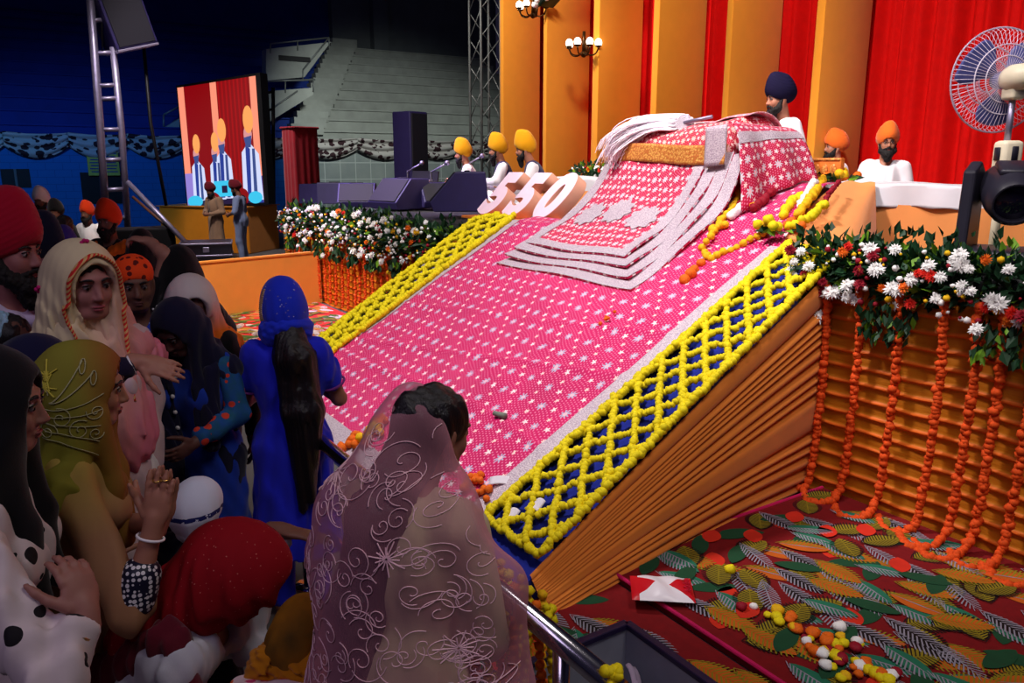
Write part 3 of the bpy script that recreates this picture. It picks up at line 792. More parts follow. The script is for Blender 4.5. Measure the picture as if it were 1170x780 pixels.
def flower_row(label, x0, x1, y, zc, nleaf, leaf, blooms, name='flower_arrangement', depth=0.22, hh=0.16):
    t = empty(name, label, 'flowers', ((x0 + x1) / 2, y, zc), 0, 'flower arrangements along the stage edge'); org = np.array(t.location)
    def f(n):
        Xr = rng.uniform(x0, x1, n); a = rng.uniform(0, 2 * PI, n); rr = np.sqrt(rng.random(n))
        dr = (rng.random(n) < 0.16) & (np.sin(Xr * 9.0) > 0.1)
        Y = y + np.cos(a) * rr * depth; Z = zc + np.sin(a) * rr * hh
        Z = np.where(dr, zc - hh - rng.random(n) * 0.22, Z); Y = np.where(dr, y - depth * 0.8 + rng.normal(size=n) * .03, Y)
        sprig = (rng.random(n) < 0.10); Z = np.where(sprig, zc + hh * (0.8 + rng.random(n) * 0.9) * (0.6 + 0.4 * np.sin(Xr * 23)), Z)
        D = np.stack([rng.normal(size=n) * .6, np.cos(a) - 0.4, np.sin(a) * 0.9 + rng.normal(size=n) * .4], -1)
        D[dr] = np.stack([rng.normal(size=dr.sum()) * .3, rng.normal(size=dr.sum()) * .2 - .2, -np.ones(dr.sum())], -1)
        D[sprig] = np.stack([rng.normal(size=sprig.sum()) * .5, rng.normal(size=sprig.sum()) * .5, np.ones(sprig.sum())], -1)
        return np.stack([Xr, Y, Z], -1) - org, D
    fo = leaves(nleaf, f, leaf, 0.14).build('foliage', [m_greenleaf, m_limeleaf], t, smooth=False); fo['kind'] = 'stuff'
    b = MB(); b.add(box((0, 0.02, -0.02), (x1 - x0 - 0.1, depth * 1.1, hh * 1.1), 0.03)); b.build('tray', m_black, t)
    nb = int(60 * (x1 - x0)) if x1 - x0 > 2 else 20
    a = rng.uniform(-.9, .7, nb) * PI / 2; Q = np.stack([rng.uniform(x0, x1, nb), y - depth * (.85 + .3 * np.cos(a)), zc + np.sin(a) * hh * 1.35], -1) - org
    for nm, mt, sel in (('white_buds', m_whitepetal, slice(0, nb, 2)), ('red_buds', m_rose, slice(1, nb, 4)), ('golden_buds', m_gold, slice(3, nb, 4))):
        b = MB(); b.add(beads(Q[sel], 0.016, MG1, .5)); o = b.build(nm, mt, t); o['kind'] = 'stuff'
    for (me, Xp, dy, dz, r_) in blooms:
        o = bpy.data.objects.new(me.name.split('.')[0], me); COL.objects.link(o); o.parent = t
        o.location = Vector((Xp, y + dy, zc + dz)) - t.location; o.scale = (r_,) * 3
        o.rotation_euler = (math.radians(rng.uniform(50, 95)), 0, rng.uniform(-0.6, 0.6) + 0.3)
    return t
def scatter_blooms(n, x0, x1, depth, hh, rmean, mix):
    out = []
    for k in range(n):
        Xp = x0 + (x1 - x0) * (k + rng.uniform(0.1, 0.9)) / n
        a = rng.uniform(-0.85, 0.75) * PI * 0.5; 
        dz = math.sin(a) * hh * 1.15; dy = -depth * (0.75 + 0.35 * math.cos(a))
        if rng.random() < 0.10: dz -= 0.14
        me = mix(rng.random()); out.append((me, Xp, dy, dz, rmean * rng.uniform(0.65, 1.25) * (0.9 if me not in me_white else 1.0)))
    return out
def mixr(r): return me_white[int(r * 97) % 2] if r < 0.60 else (me_rose if r < 0.72 else (me_red if r < 0.9 else me_or))
flower_row('white and red flowers in dark foliage along the near stage edge', -3.30, -0.7, 4.50, 1.52, 5600, 0.068,
           scatter_blooms(96, -3.28, -0.75, 0.25, 0.15, 0.047, mixr), depth=0.23, hh=0.14)
def mixl(r): return me_white[int(r * 97) % 2] if r < 0.68 else (me_or if r < 0.80 else (me_red if r < 0.88 else me_or2))
flower_row('white and orange flowers in foliage along the far stage edge', -13.5, -7.7, 4.26, 1.24, 5600, 0.10,
           scatter_blooms(99, -13.4, -7.8, 0.26, 0.27, 0.050, mixl), depth=0.25, hh=0.18)
fl = flower_row('small potted greens and pink flowers at the foot of the orange fins', -8.6, -7.5, 6.62, 2.06, 500, 0.08, scatter_blooms(8, -8.5, -7.6, 0.1, 0.05, 0.06, mixl), depth=0.10, hh=0.06)

# marigold strings hanging on the stage fronts
def string_on(P, r, step, mat, label, group, name='marigold_string', proto=MG1, extra=None):
    Q = along(P, step); org = Q[0].copy()
    Q = Q + rng.normal(size=Q.shape) * r * 0.16
    b = MB(); b.add(beads(Q - org, r, proto))
    o = b.build(name, mat); o.location = org
    return tag(o, label, 'garland', group)
xs = [-3.01, -2.78, -2.53, -2.27, -2.09, -1.96, -1.80, -1.60]
ordw = ['nearest the ramp corner', 'second from the ramp corner', 'third from the ramp corner', 'fourth from the ramp corner', 'fifth from the ramp corner', 'sixth from the ramp corner', 'seventh from the ramp corner', 'eighth from the ramp corner']
for k, Xp in enumerate(xs):
    yb = [4.30, 4.24, 4.22, 4.28, 4.20, 4.16, 4.22, 4.2][k]
    cur = [(Xp - 0.25, yb + 0.02, 0.045), (Xp - 0.12, yb - 0.10, 0.045)][::-1] if k not in (0,) else [(Xp - 0.16, yb - 0.05, 0.045), (Xp - 0.26, yb - 0.16, 0.045)]
    P = smooth_path([(Xp, 4.30, 1.42), (Xp + 0.01, 4.325, 1.0), (Xp, 4.33, 0.5), (Xp - 0.01, 4.31, 0.16), (Xp - 0.02, yb - 0.03, 0.06)] + [np.array(c) for c in cur], 70)
    string_on(P, 0.029, 0.021, m_rust, 'rust marigold string on the near orange stage front, ' + ordw[k], 'marigold strings on the near stage front')
nl = 25
for k in range(nl):
    Xp = -13.5 + 6.0 * (k + 0.5) / nl + rng.normal() * 0.03
    P = [(Xp, 4.12, 1.28), (Xp + rng.normal() * .02, 4.13, 0.7), (Xp + rng.normal() * .02, 4.12, 0.10)]
    string_on(smooth_path(P, 30), 0.025, 0.030, m_rust, 'rust marigold string on the far orange stage front left of the ramp', 'marigold strings on the far stage front')

# ------------------------------------------------------------------ loose garlands on the ramp top
def onramp(px, py, lift=0.03):
    r = CR * (px - 585) - CU * (py - 390) + CF * FPX
    k = (1.53 + SLOPE * (CC[1] - 4.42) - CC[2]) / (r[2] - SLOPE * r[1]); p = CC + r * k
    return p + np.array([0, 0, lift])
def ontop(px, py, lift=0.03):                      # lower part lies on the ramp, upper part climbs to the bench
    p = onramp(px, py, lift)
    if p[1] > 4.5:
        Ys = np.linspace(4.45, 6.1, 166); best = 1e9
        for Y in Ys:                               # where the sight line meets the cloth
            A = at(px, py, 1, Y); e = abs(A[2] - upz(Y))
            if e < best: best = e; p = A + np.array([0, 0, lift])
    return p
def garland(pts, r, step, mat, label, proto=MG2):
    P = smooth_path([ontop(*q) for q in pts], 60)
    return string_on(P, r, step, mat, label, 'loose garlands at the ramp top', 'flower_garland', proto)
garland([(846, 222), (838, 240), (825, 255), (812, 275), (803, 290), (812, 300)], 0.030, 0.05, m_gold, 'golden marigold garland trailing down the pink cloth below the white tuberoses')
garland([(812, 300), (828, 293), (842, 287), (858, 277), (872, 270)], 0.030, 0.05, m_gold, 'golden marigold garland bending back toward the ramp corner')
garland([(868, 200), (858, 215), (850, 232), (846, 238)], 0.034, 0.03, m_rose, 'dark red rose garland nearest the layered brocade')
garland([(895, 207), (882, 222), (870, 235), (860, 242)], 0.034, 0.03, m_rose, 'dark red rose garland lying right of the other rose garland')
garland([(900, 200), (886, 206), (872, 218), (864, 230), (860, 240)], 0.030, 0.05, m_gold, 'golden flowers strung between the two rose garlands')
garland([(913, 228), (902, 238), (896, 250)], 0.036, 0.036, m_yellow, 'short thick yellow marigold garland beside the tuberose strand')
garland([(942, 205), (930, 225), (918, 240), (912, 250)], 0.032, 0.045, m_gold, 'golden garland falling from the green bouquet')
garland([(940, 238), (926, 252), (912, 260), (902, 262)], 0.034, 0.042, m_yellow, 'yellow garland curving over the peach cloth')
garland([(898, 262), (906, 258), (914, 262)], 0.034, 0.04, m_omari, 'bright orange flowers where the yellow garlands meet')
garland([(958, 212), (948, 224), (941, 236)], 0.020, 0.04, m_rose, 'thin string of dark rose buds over the peach cloth')
garland([(930, 212), (920, 228), (914, 240)], 0.026, 0.03, m_whitepetal, 'pale tuberose strand between two golden garlands')
garland([(848, 240), (836, 252)], 0.036, 0.02, m_whitepetal, 'stubby white tuberose strand on the pink cloth')
garland([(830, 262), (815, 266)], 0.036, 0.035, m_gold, 'golden tassel below the white tuberoses')
garland([(800, 306), (790, 318), (780, 326)], 0.040, 0.07, m_omari, 'orange marigold tail lying lowest on the pink cloth')
# bouquets
def bouquet(px, py, label, cols, s=0.05, n=7):
    p = ontop(px, py, 0.03); t = empty('bouquet', label, 'flowers', tuple(p), 0, 'small bouquets at the ramp top')
    for k in range(n):
        b = MB(); b.add(beads([np.array([rng.normal() * s, rng.normal() * s, 0.02 + abs(rng.normal()) * s * 0.4])], s * 0.7, MG2)); b.build('blossom', cols[k % len(cols)], t)
    def f(n):
        a = rng.uniform(0, 2 * PI, n); P = np.stack([np.cos(a), np.sin(a), np.zeros(n)], -1) * s * 1.1; return P, np.stack([np.cos(a), np.sin(a), rng.uniform(-.1, .3, n)], -1)
    leaves(26, f, 0.10, 0.2).build('leaves', [m_greenleaf, m_limeleaf], t, smooth=False)
bouquet(890, 268, 'yellow marigold bouquet with green leaves at the ramp corner', [m_yellow, m_gold], 0.06)
bouquet(962, 208, 'small bouquet of yellow and orange flowers on the white bench cloth', [m_gold, m_omari], 0.055)
bouquet(935, 205, 'small bouquet with dark leaves at the head of the golden garland', [m_gold, m_rose], 0.045, 5)

# ------------------------------------------------------------------ things scattered low on the ramp
def clump(px, py, mat, label, n, s, r, group='flower clumps at the ramp foot'):
    p = onramp(px, py, 0.03); Q = rng.normal(size=(n, 3)) * np.array([s, s * .8, 0.01]); Q[:, 2] = np.abs(Q[:, 2]) + SLOPE * Q[:, 1] + 0.01
    b = MB(); b.add(beads(Q, r, MG2)); o = b.build('flower_clump', mat); o.location = p
    tag(o, label, 'flowers', group)
clump(404, 515, m_omari, 'orange marigold clump at the ramp foot nearest the blue woman', 12, 0.055, 0.032)
clump(425, 500, m_gold, 'golden marigold clump at the ramp foot left of the pink veil', 9, 0.045, 0.034)
clump(436, 487, m_omari, 'orange and gold marigold clump higher at the ramp foot beside the pink veil', 8, 0.035, 0.032)
clump(412, 508, m_redpetal, 'red petals among the marigolds at the ramp foot', 6, 0.03, 0.022)
clump(540, 560, m_omari, 'orange marigold clump right of the pink veil at the lattice end', 12, 0.045, 0.026)
clump(553, 570, m_omari, 'smaller orange marigold clump touching the yellow lattice', 8, 0.03, 0.022)
clump(693, 370, m_omari, 'crushed orange petals in the middle of the pink cloth', 6, 0.03, 0.014)
clump(733, 258, m_omari, 'single orange marigold on the layered brocade', 1, 0.004, 0.028)
def note(px, py, w, h, label, roll=False, rzv=0.3):
    p = onramp(px, py, 0.035); b = MB()
    if roll: b.add(tube([(-0.05, 0, 0.01), (0.05, 0.0, 0.01)], [0.016, 0.02], 10))
    else:
        P, F, UV = grid(lambda u, v: ((u - .5) * w, (v - .5) * h, 0.012 * np.sin(u * 3) + SLOPE * (v - .5) * h), 6, 6); b.add((P, F))
    o = b.build('paper_note', m_paper if not roll else plain('grey green banknote', (120, 128, 116), 0.7)); o.location = p; o.rotation_euler = (0, 0, rzv)
    if not roll: md = o.modifiers.new('t', 'SOLIDIFY'); md.thickness = 0.004
    tag(o, label, 'paper', 'papers and notes on the ramp')
note(571, 481, 0, 0, 'rolled grey banknote on the pink cloth', True)
note(585, 594, 0.07, 0.06, 'pale paper slip on the lattice nearest the pink veil'); note(614, 584, 0.06, 0.07, 'pale pink paper slip caught in the yellow lattice')
note(572, 556, 0.13, 0.05, 'folded pale note on the silver border at the ramp foot', False, 0.9)
# hanging flower curtain under the rail and ramp foot
t = empty('flower_curtain', 'curtain of yellow and orange marigold strings hung under the rail at the ramp end', 'garland', (-2.0, 1.24, 0.84))
for k in range(16):
    Xp = -0.30 + 0.04 * k
    b = MB(); b.add(beads(along([(Xp, 0.03 * math.sin(k * 2.1), 0.02), (Xp, 0.03 * math.sin(k), -0.6)], 0.034), 0.02)); b.build('strand', [m_yellow, m_gold, m_omari][k % 3], t)

# ------------------------------------------------------------------ leaf carpets
leafpal = [plain('carpet red', (112, 6, 12), 0.95, var=0.15, scale=20), plain('carpet leaf olive', (134, 116, 18), 0.95), plain('carpet leaf orange', (184, 86, 16), 0.95),
           plain('carpet leaf grey', (138, 132, 146), 0.95), plain('carpet leaf green', (22, 66, 40), 0.95), plain('carpet leaf teal', (32, 104, 78), 0.95), plain('carpet scarlet', (196, 40, 20), 0.95),
           plain('carpet black', (24, 12, 12), 0.95), plain('carpet magenta edge', (186, 14, 82), 0.9)]
def frond(b, c, ang, L, W, base, fr, z, half=None):
    d = np.array([math.cos(ang), math.sin(ang)]); s_ = np.array([-d[1], d[0]]); c = np.asarray(c)
    t_ = np.linspace(0, 1, 13); w = W * np.sin(PI * np.clip(t_, 0.0, 1)) ** 0.7
    def poly(pts, mi, zz): b.add((np.c_[np.array(pts), np.full(len(pts), zz)], np.arange(len(pts)).reshape(1, -1)), mi)
    if base is not None:
        pts = [c + d * (L * q) + s_ * ww * 0.72 for q, ww in zip(t_, w)] + [c + d * (L * q) - s_ * ww * 0.72 for q, ww in zip(t_[::-1], w[::-1])][1:-1]
        poly(pts, base, z)
    if fr is not None:
        n = 13
        for k in range(n):
            q = (k + 0.6) / (n + 0.4); ww = W * math.sin(PI * min(1, q * 0.93 + 0.05)) ** 0.7
            for sg in (1, -1):
                if half == sg: continue
                p0 = c + d * (L * (q - 0.10)); tip = c + d * (L * (q + 0.05)) + s_ * sg * ww; wd = L / n * 0.34
                poly([p0 + d * wd * .5, p0 - d * wd * .5, tip - d * wd * .75, tip + d * wd * .6], fr, z + 0.0006)
        poly([c, c + d * L * .5 + s_ * 0.004, c + d * L, c + d * L * .5 - s_ * 0.004], base if half is None and base else 3, z + 0.001)
def leaf_carpet(name, x0, x1, y0, y1, z, label, th=0.02, edge=True, cell=(0.22, 0.21), pal=None):
    b = MB(); b.add(box(((x0 + x1) / 2, (y0 + y1) / 2, z - th / 2), (x1 - x0, y1 - y0, th)), 0)
    rr = np.random.default_rng(5); cw, ch = cell
    nx = int((x1 - x0) / cw) + 2; ny = int((y1 - y0) / ch) + 2
    #        angle, length, width, base, fringe, half
    kinds = [(0.25, 1.00, .34, 2, 1, None), (1.25, .85, .40, 1, 7, None), (-0.35, 1.05, .24, None, 3, None), (0.75, .95, .30, 4, None, None), (2.3, .80, .40, 1, 7, None), (0.30, .95, .30, 5, 3, 1), (-0.9, .62, .34, 6, None, None), (0.55, 1.0, .34, 2, 1, -1), (1.9, .9, .30, 4, None, None), (-0.1, 1.05, .26, 7, 3, None)]
    for lay, (oxx, oyy) in enumerate(((0.0, 0.0), (0.5, 0.5), (0.25, 0.75))):
        for j in range(ny):
            for i in range(nx):
                an, Ls, Ws, ba, f_, hf = kinds[int(rr.integers(10))]
                L = cw * 1.25 * Ls; W = cw * 1.0 * Ws; an = an + rr.normal() * 0.25
                cx_ = x0 + cw * (i + oxx + 0.5 * (j % 2) - 0.5) + rr.normal() * cw * 0.05; cy_ = y0 + ch * (j + oyy) + rr.normal() * ch * 0.05
                e = cx_ + math.cos(an) * L, cy_ + math.sin(an) * L; mg = 0.035
                if not (x0 + mg < min(cx_, e[0]) and max(cx_, e[0]) < x1 - mg and y0 + mg < min(cy_, e[1]) and max(cy_, e[1]) < y1 - mg): continue
                frond(b, (cx_, cy_), an, L, W, ba, f_, z + 0.001 + 0.0012 * ((i + 2 * j) % 3 + 3 * lay), hf)
    if edge:
        for (a_, c_) in (((x0, y0), (x1, y0)), ((x0, y0), (x0, y1))):
            b.add(tube([(a_[0], a_[1], z), (c_[0], c_[1], z)], 0.011, 8), 8)
    o = b.build(name, pal or leafpal, smooth=False)
    return tag(o, label, 'carpet', 'leaf patterned carpets')
leaf_carpet('leaf_carpet', -2.98, 0.3, 2.50, 4.40, 0.05, 'red carpet with large leaves along the near orange stage front', 0.04)
leaf_carpet('leaf_carpet', -2.95, 0.3, 1.30, 2.48, 0.02, 'red leaf carpet around the steel cash box', 0.015)
pal2 = [plain('far carpet red', (196, 44, 40), 0.95), plain('far carpet olive', (150, 140, 40), 0.95), plain('far carpet orange', (220, 110, 40), 0.95), plain('far carpet grey', (206, 196, 190), 0.95),
        plain('far carpet green', (70, 96, 40), 0.95), plain('far carpet white', (206, 190, 180), 0.95), plain('far carpet scarlet', (210, 50, 40), 0.95), plain('far carpet dark', (90, 30, 40), 0.95), leafpal[8]]
leaf_carpet('leaf_carpet', -13.0, -7.6, 1.2, 4.1, 0.02, 'red and white patterned carpet on the floor left of the ramp', 0.02, False, (0.22, 0.21), pal2)

# ------------------------------------------------------------------ marigolds spilled on the carpet
pal = [m_omari, m_yellow, m_gold, m_omari, m_yellow, m_whitepetal, m_rose]
cols_ = ['orange', 'yellow', 'golden', 'orange', 'yellow', 'white', 'dark red']
c0 = at(955, 751, 2, 0.05)
for k in range(58):
    dx, dy = rng.normal() * 0.16, rng.normal() * 0.075
    if k < 6: dx, dy = -0.28 - 0.05 * k * rng.random(), 0.05 * rng.normal() + 0.10
    q = k % 7; r_ = rng.uniform(0.018, 0.034)
    b = MB(); b.add(beads([np.zeros(3)], r_, MG2)); o = b.build('loose_marigold', pal[q]); o.location = (c0[0] + dx, c0[1] + dy, 0.052 + r_ * 0.8)
    o.scale = (1, 1, 0.75)
    tag(o, '%s flower head in the spilled heap on the leaf carpet' % cols_[q], 'flower', 'spilled flower heads on the carpet')
b = MB(); b.add(beads([np.zeros(3)], 0.028, MG2)); o = b.build('loose_marigold', m_yellow); o.location = tuple(at(834, 650, 2, 0.07)); tag(o, 'lone yellow flower head on the carpet above the packet', 'flower', 'spilled flower heads on the carpet')
# printed packet
c1 = at(756, 678, 2, 0.06)
t = empty('printed_packet', 'crumpled red and white printed packet lying on the carpet edge', 'packet', tuple(c1), 0.25)
t.rotation_euler = (0, 0, 0.9)
m_packet = Mat('packet print', 0.35, 0, 0.5); u, v, _ = m_packet.coords('UV')
_w = ((u - 0.5) * 1.2).abs().lt((v - 0.5).abs() * 0.9 + 0.13) * (u.gt(0.12))
m_packet.base(m_packet.mix(_w, (206, 14, 34), (240, 232, 240))); m_packet = m_packet.m
def pk(sg): return lambda u, v: (0.17 * (u - .5) * 2 * 0.9, 0.115 * (v - .5) * 2, 0.006 + sg * (0.035 * (np.sin(u * PI) * np.sin(v * PI)) ** 0.5 * (1 + 0.25 * np.sin(u * 14 + v * 5))) + (0.02 if sg > 0 else 0.018))
sheet('upper_film', pk(1), 24, 18, m_packet, t); sheet('lower_film', pk(-0.4), 12, 10, m_packet, t, flip=True)
b = MB()
for k in range(4):
    for st in (((0, 0), (0, .03)), ((0, .03), (.014, .03)), ((.014, .03), (.014, .012)), ((-.004, .032), (.022, .032))):
        A = np.array([0.10, -0.06 + 0.032 * k, 0.062]); s1 = A + np.array([st[0][1], st[0][0], 0]); s2 = A + np.array([st[1][1], st[1][0], -0.004]); b.add(bar(s1, s2, 0.0022, 5))
b.build('lettering', plain('red print', (200, 16, 60), 0.5), t)

# ------------------------------------------------------------------ rail and steel cash box
t = empty('guard_rail', 'polished steel pipe rail between the crowd and the ramp', 'rail', (-2.4, 1.13, 0))
b = MB(); b.add(tube([(-1.35, 0.0, 0.90), (1.14, 0.0, 0.90)], 0.031, 20)); b.build('top_pipe', m_steel, t)
for Xp in (-1.3, -0.1, 0.9):
    b = MB(); b.add(tube([(Xp, 0.0, 0.0), (Xp, 0, 0.88)], 0.024, 14)); b.add(lathe([(0.0, 0.012), (0.07, 0.012), (0.07, 0.0)], 16, (Xp, 0, 0))); b.build('post', m_steel, t)
b = MB(); b.add(tube([(-1.3, 0.0, 0.45), (0.9, 0.0, 0.45)], 0.02, 12)); b.build('mid_pipe', m_steel, t)
c2 = np.array([-2.05, 1.86, 0])
t = empty('cash_box', 'open steel collection box with a dark rim standing behind the rail', 'box', (-1.78, 1.62, 0.02), 0.0)
bx0, bx1, by0, by1, hz = -0.27, 0.40, -0.26, 0.24, 0.38
m_boxin = plain('grey box lining', (150, 152, 168), 0.45, 0.3, 0.08); m_rim = plain('violet black rim', (34, 24, 58), 0.4, var=0.1)
b = MB()
for (cx_, cy_, sx, sy) in ((0.065, by0, 0.67, 0.02), (0.065, by1, 0.67, 0.02), (bx0, -0.01, 0.02, 0.5), (bx1, -0.01, 0.02, 0.5)): b.add(box((cx_, cy_, hz / 2), (sx, sy, hz)))
b.add(box((0.065, -0.01, 0.02), (0.67, 0.5, 0.02))); b.build('body', m_boxin, t, smooth=False)
b = MB()
for (p_, q_) in (((bx0, by0), (bx1, by0)), ((bx1, by0), (bx1, by1)), ((bx1, by1), (bx0, by1)), ((bx0, by1), (bx0, by0))): b.add(beam((p_[0], p_[1], hz + 0.01), (q_[0], q_[1], hz + 0.01), 0.034, 0.024))
b.build('rim', m_rim, t, smooth=False)
m_cash = [plain('buff banknote', (176, 160, 128), 0.8), plain('grey green banknote', (126, 134, 120), 0.8), plain('lilac banknote', (170, 150, 176), 0.8)]
for k in range(16):
    b = MB(); ph = rng.uniform(0, 6)
    P, F, UV = grid(lambda u, v: ((u - .5) * .14, (v - .5) * .065, 0.025 * np.sin(u * 4 + ph) + 0.012 * np.sin(v * 5 + ph)), 8, 5); b.add((P, F))
    o = b.build('banknote', m_cash[k % 3]); o.location = (-1.78 + rng.uniform(-0.16, 0.2), 1.62 + rng.uniform(-0.16, 0.14), 0.22 + 0.006 * k); o.rotation_euler = (rng.normal() * .3, rng.normal() * .3, rng.uniform(0, 6))
    md = o.modifiers.new('t', 'SOLIDIFY'); md.thickness = 0.002
    tag(o, '%s banknote crumpled in the steel collection box' % ['buff', 'grey green', 'lilac'][k % 3], 'banknote', 'banknotes in the collection box')
b = MB(); Q = rng.normal(size=(9, 3)) * np.array([.017, .014, .008]); b.add(beads(Q, 0.0145, MG2)); o = b.build('flower_clump', m_yellow); o.location = tuple(at(697, 771, 2, 0.95)); tag(o, 'yellow marigolds tied on the rail above the collection box', 'flowers')
b = MB(); b.add(beads(rng.normal(size=(4, 3)) * .012, 0.013, MG2)); o = b.build('flower_clump', m_yellow); o.location = tuple(at(622, 702, 1, 1.2)); tag(o, 'small yellow marigold knot on the rail beside the pink veil', 'flowers')

# ------------------------------------------------------------------ orange barrier panel and road case on the far floor
t = empty('barrier_panel', 'low flat orange fabric barrier across the floor left of the stage', 'barrier', (-11.85, 3.2, 0))
A = np.array([-11.5, 1.9, 0]) - np.array(t.location); B2 = np.array([-12.05, 4.18, 0]) - np.array(t.location)
b = MB(); b.add(beam(A + (0, 0, .40), B2 + (0, 0, .40), 0.05, 0.80)); b.build('panel', m_orange_flat, t, smooth=False)
b = MB(); b.add(beam(A + (0, 0, .81), B2 + (0, 0, .81), 0.07, 0.03)); b.build('top_rail', m_orange_flat, t, smooth=False)
for q in (0.02, 0.5, 0.98):
    p = A + (B2 - A) * q; b = MB(); b.add(beam(p + (-.05, 0, 0), p + (-.05, 0, .8), 0.05, 0.05)); b.build('post', m_wood_brown, t, smooth=False)
def road_case(px, py, x, size, label):
    p = at(px, py, 0, x); t = empty('road_case', label, 'case', (p[0], p[1], 0), -0.25); sx, sy, sz = size
    b = MB(); b.add(box((0, 0, sz / 2), size, 0.01)); b.build('body', m_charcoal, t, smooth=False)
    b = MB()
    for z_ in (0.02, sz * 0.62, sz - 0.02):
        for (a_, c_) in (((-1, -1), (1, -1)), ((1, -1), (1, 1)), ((1, 1), (-1, 1)), ((-1, 1), (-1, -1))): b.add(beam((a_[0] * sx / 2, a_[1] * sy / 2, z_), (c_[0] * sx / 2, c_[1] * sy / 2, z_), 0.03, 0.03))
    b.build('metal_edge', m_alu, t, smooth=False)
    b = MB(); b.add(box((sx / 2 + 0.01, 0, sz * .8), (0.02, 0.12, 0.1), 0.005)); b.build('latch', m_alu, t, smooth=False)
road_case(237, 290, -16.5, (0.8, 0.95, 0.66), 'black road case with metal edges beside the orange barrier')
b = MB(); b.add(box((0, 0, 0.45), (0.9, 2.1, 0.9), 0.02)); o = b.build('black_table', m_black_cloth, smooth=False); o.location = (-17.5, 1.9, 0)
tag(o, 'low black draped table behind the crowd beside the road case', 'table')

# ------------------------------------------------------------------ scaffold ladder, hung speaker, brace
t = empty('scaffold_ladder', 'tall aluminium scaffold ladder rising out of the crowd', 'ladder', (-18.2, 2.0, 0))
org = np.array(t.location)
def L(px, py): return at(px, py, 0, -18.2) - org
b = MB(); b.add(tube([L(100, -40), L(114, 140), L(122, 262)], 0.075, 10)); b.build('stile', m_alu, t)
b = MB(); b.add(tube([L(129, 54), L(139, 150), L(146, 262)], 0.065, 10)); b.build('stile', m_alu, t)
for (pa, pb) in (((109, 61), (131, 60)), ((112, 98), (135, 97)), ((113, 113), (136, 112)), ((116, 148), (138, 148)), ((118, 183), (140, 182)), ((120, 217), (142, 216)), ((121, 251), (145, 248)), ((103, 24), (116, 23))):
    b = MB(); b.add(bar(L(*pa), L(*pb), 0.045, 8)); b.build('rung', m_alu, t)
b = MB(); b.add(tube([L(115, -40), L(117, 60)], 0.015, 6)); b.build('cable', m_black, t)
o = MB(); P = np.array([at(146, 208, 0, -17.9), at(216, 281, 0, -16.6)]); o.add(tube(P, 0.05, 8)); o = o.build('brace_pole', m_alu); tag(o, 'slanting aluminium brace pole running from the ladder to the road case', 'pole')
o = MB(); P = np.array([at(152, 225, 0, -18.3), at(198, 265, 0, -17.0)]); o.add(tube(P, 0.03, 8)); o = o.build('brace_pole', m_wood_brown); tag(o, 'thinner dark brace pole under the bright one', 'pole')
p = at(140, 26, 0, -18.4)
t = empty('hung_speaker', 'dark loudspeaker hung high beside the scaffold ladder', 'speaker', tuple(p), 0.2)
b = MB(); b.add(box((0, 0, 0), (0.7, 0.85, 1.0), 0.04, 2, rotx(0.28))); b.build('cabinet', m_speaker_violet, t, smooth=False)
b = MB(); b.add(box((0.37, 0, 0), (0.03, 0.75, 0.9), 0.01, 1, rotx(0.28))); b.build('grille', m_grille, t, smooth=False)
b = MB(); b.add(box((0.05, 0.12, -0.50), (0.74, 0.84, 0.05), 0.01, 1, rotx(0.28))); b.build('bottom_bar', m_alu, t, smooth=False)
o = MB(); o.add(tube([at(163, 40, 0, -18.6), at(172, 140, 0, -18.4), at(190, 235, 0, -18.2)], 0.035, 6)); o = o.build('hanging_cable', m_black); tag(o, 'long dark cable hanging down from the speaker', 'cable')

# ------------------------------------------------------------------ video screen on its podium
LA = at(208, 100, 0, -21.3); LB = at(297, 86, 0, -19.6); LC = at(209, 236, 0, -21.3); LD = at(298, 232, 0, -19.6)
LA[:2] = LC[:2] = (LA[:2] + LC[:2]) / 2; LB[:2] = LD[:2] = (LB[:2] + LD[:2]) / 2
t = empty('video_screen', 'large lit video screen showing singers in orange turbans', 'screen', tuple((LC + LD) / 2)); org = np.array(t.location)
ex = (LB - LA) / np.linalg.norm(LB[:2] - LA[:2]); nrm = np.array([-(LB - LA)[1], (LB - LA)[0], 0.0]); nrm /= np.linalg.norm(nrm)
if nrm @ (CC - LA) < 0: nrm = -nrm
def LP(u, v, e=0.0): return (LA * (1 - u) * (1 - v) + LB * u * (1 - v) + LC * (1 - u) * v + LD * u * v) - org + nrm * e
b = MB(); q = [LP(-.012, -.015), LP(1.05, -.015), LP(1.05, 1.01), LP(-.012, 1.01)]
b.add((np.array(q + [x - nrm * 0.3 for x in q]), [np.array([[0, 1, 2, 3], [7, 6, 5, 4], [0, 4, 5, 1], [1, 5, 6, 2], [2, 6, 7, 3], [3, 7, 4, 0]])])); b.build('cabinet', m_black, t, smooth=False)
ecol = dict(red=(136, 2, 8), redb=(164, 3, 10), peach=(255, 150, 120), orange=(255, 168, 92), white=(214, 222, 255), blue=(60, 78, 140), dark=(30, 20, 60), skin=(220, 150, 150), cyan=(60, 200, 240), lav=(150, 130, 214), dblue=(40, 60, 150))
emats = {k: emit('screen ' + k, v, 1.0) for k, v in ecol.items()}; ek = list(ecol)
b = MB()
def sp(pts, c, e): b.add((np.array([LP(u, v, e) for u, v in pts]), np.arange(len(pts)).reshape(1, -1)), ek.index(c))
def sr(u0, v0, u1, v1, c, e): sp([(u0, v0), (u1, v0), (u1, v1), (u0, v1)], c, e)
def se(u, v, ru, rv, c, e, n=16): sp([(u + ru * math.cos(2 * PI * k / n), v + rv * math.sin(2 * PI * k / n)) for k in range(n)], c, e)
sr(0.005, 0.005, 0.995, 0.995, 'red', 0.004)
for k in range(9): sr(0.46 + 0.05 * k, 0.005, 0.48 + 0.05 * k, 0.85, 'redb', 0.006)
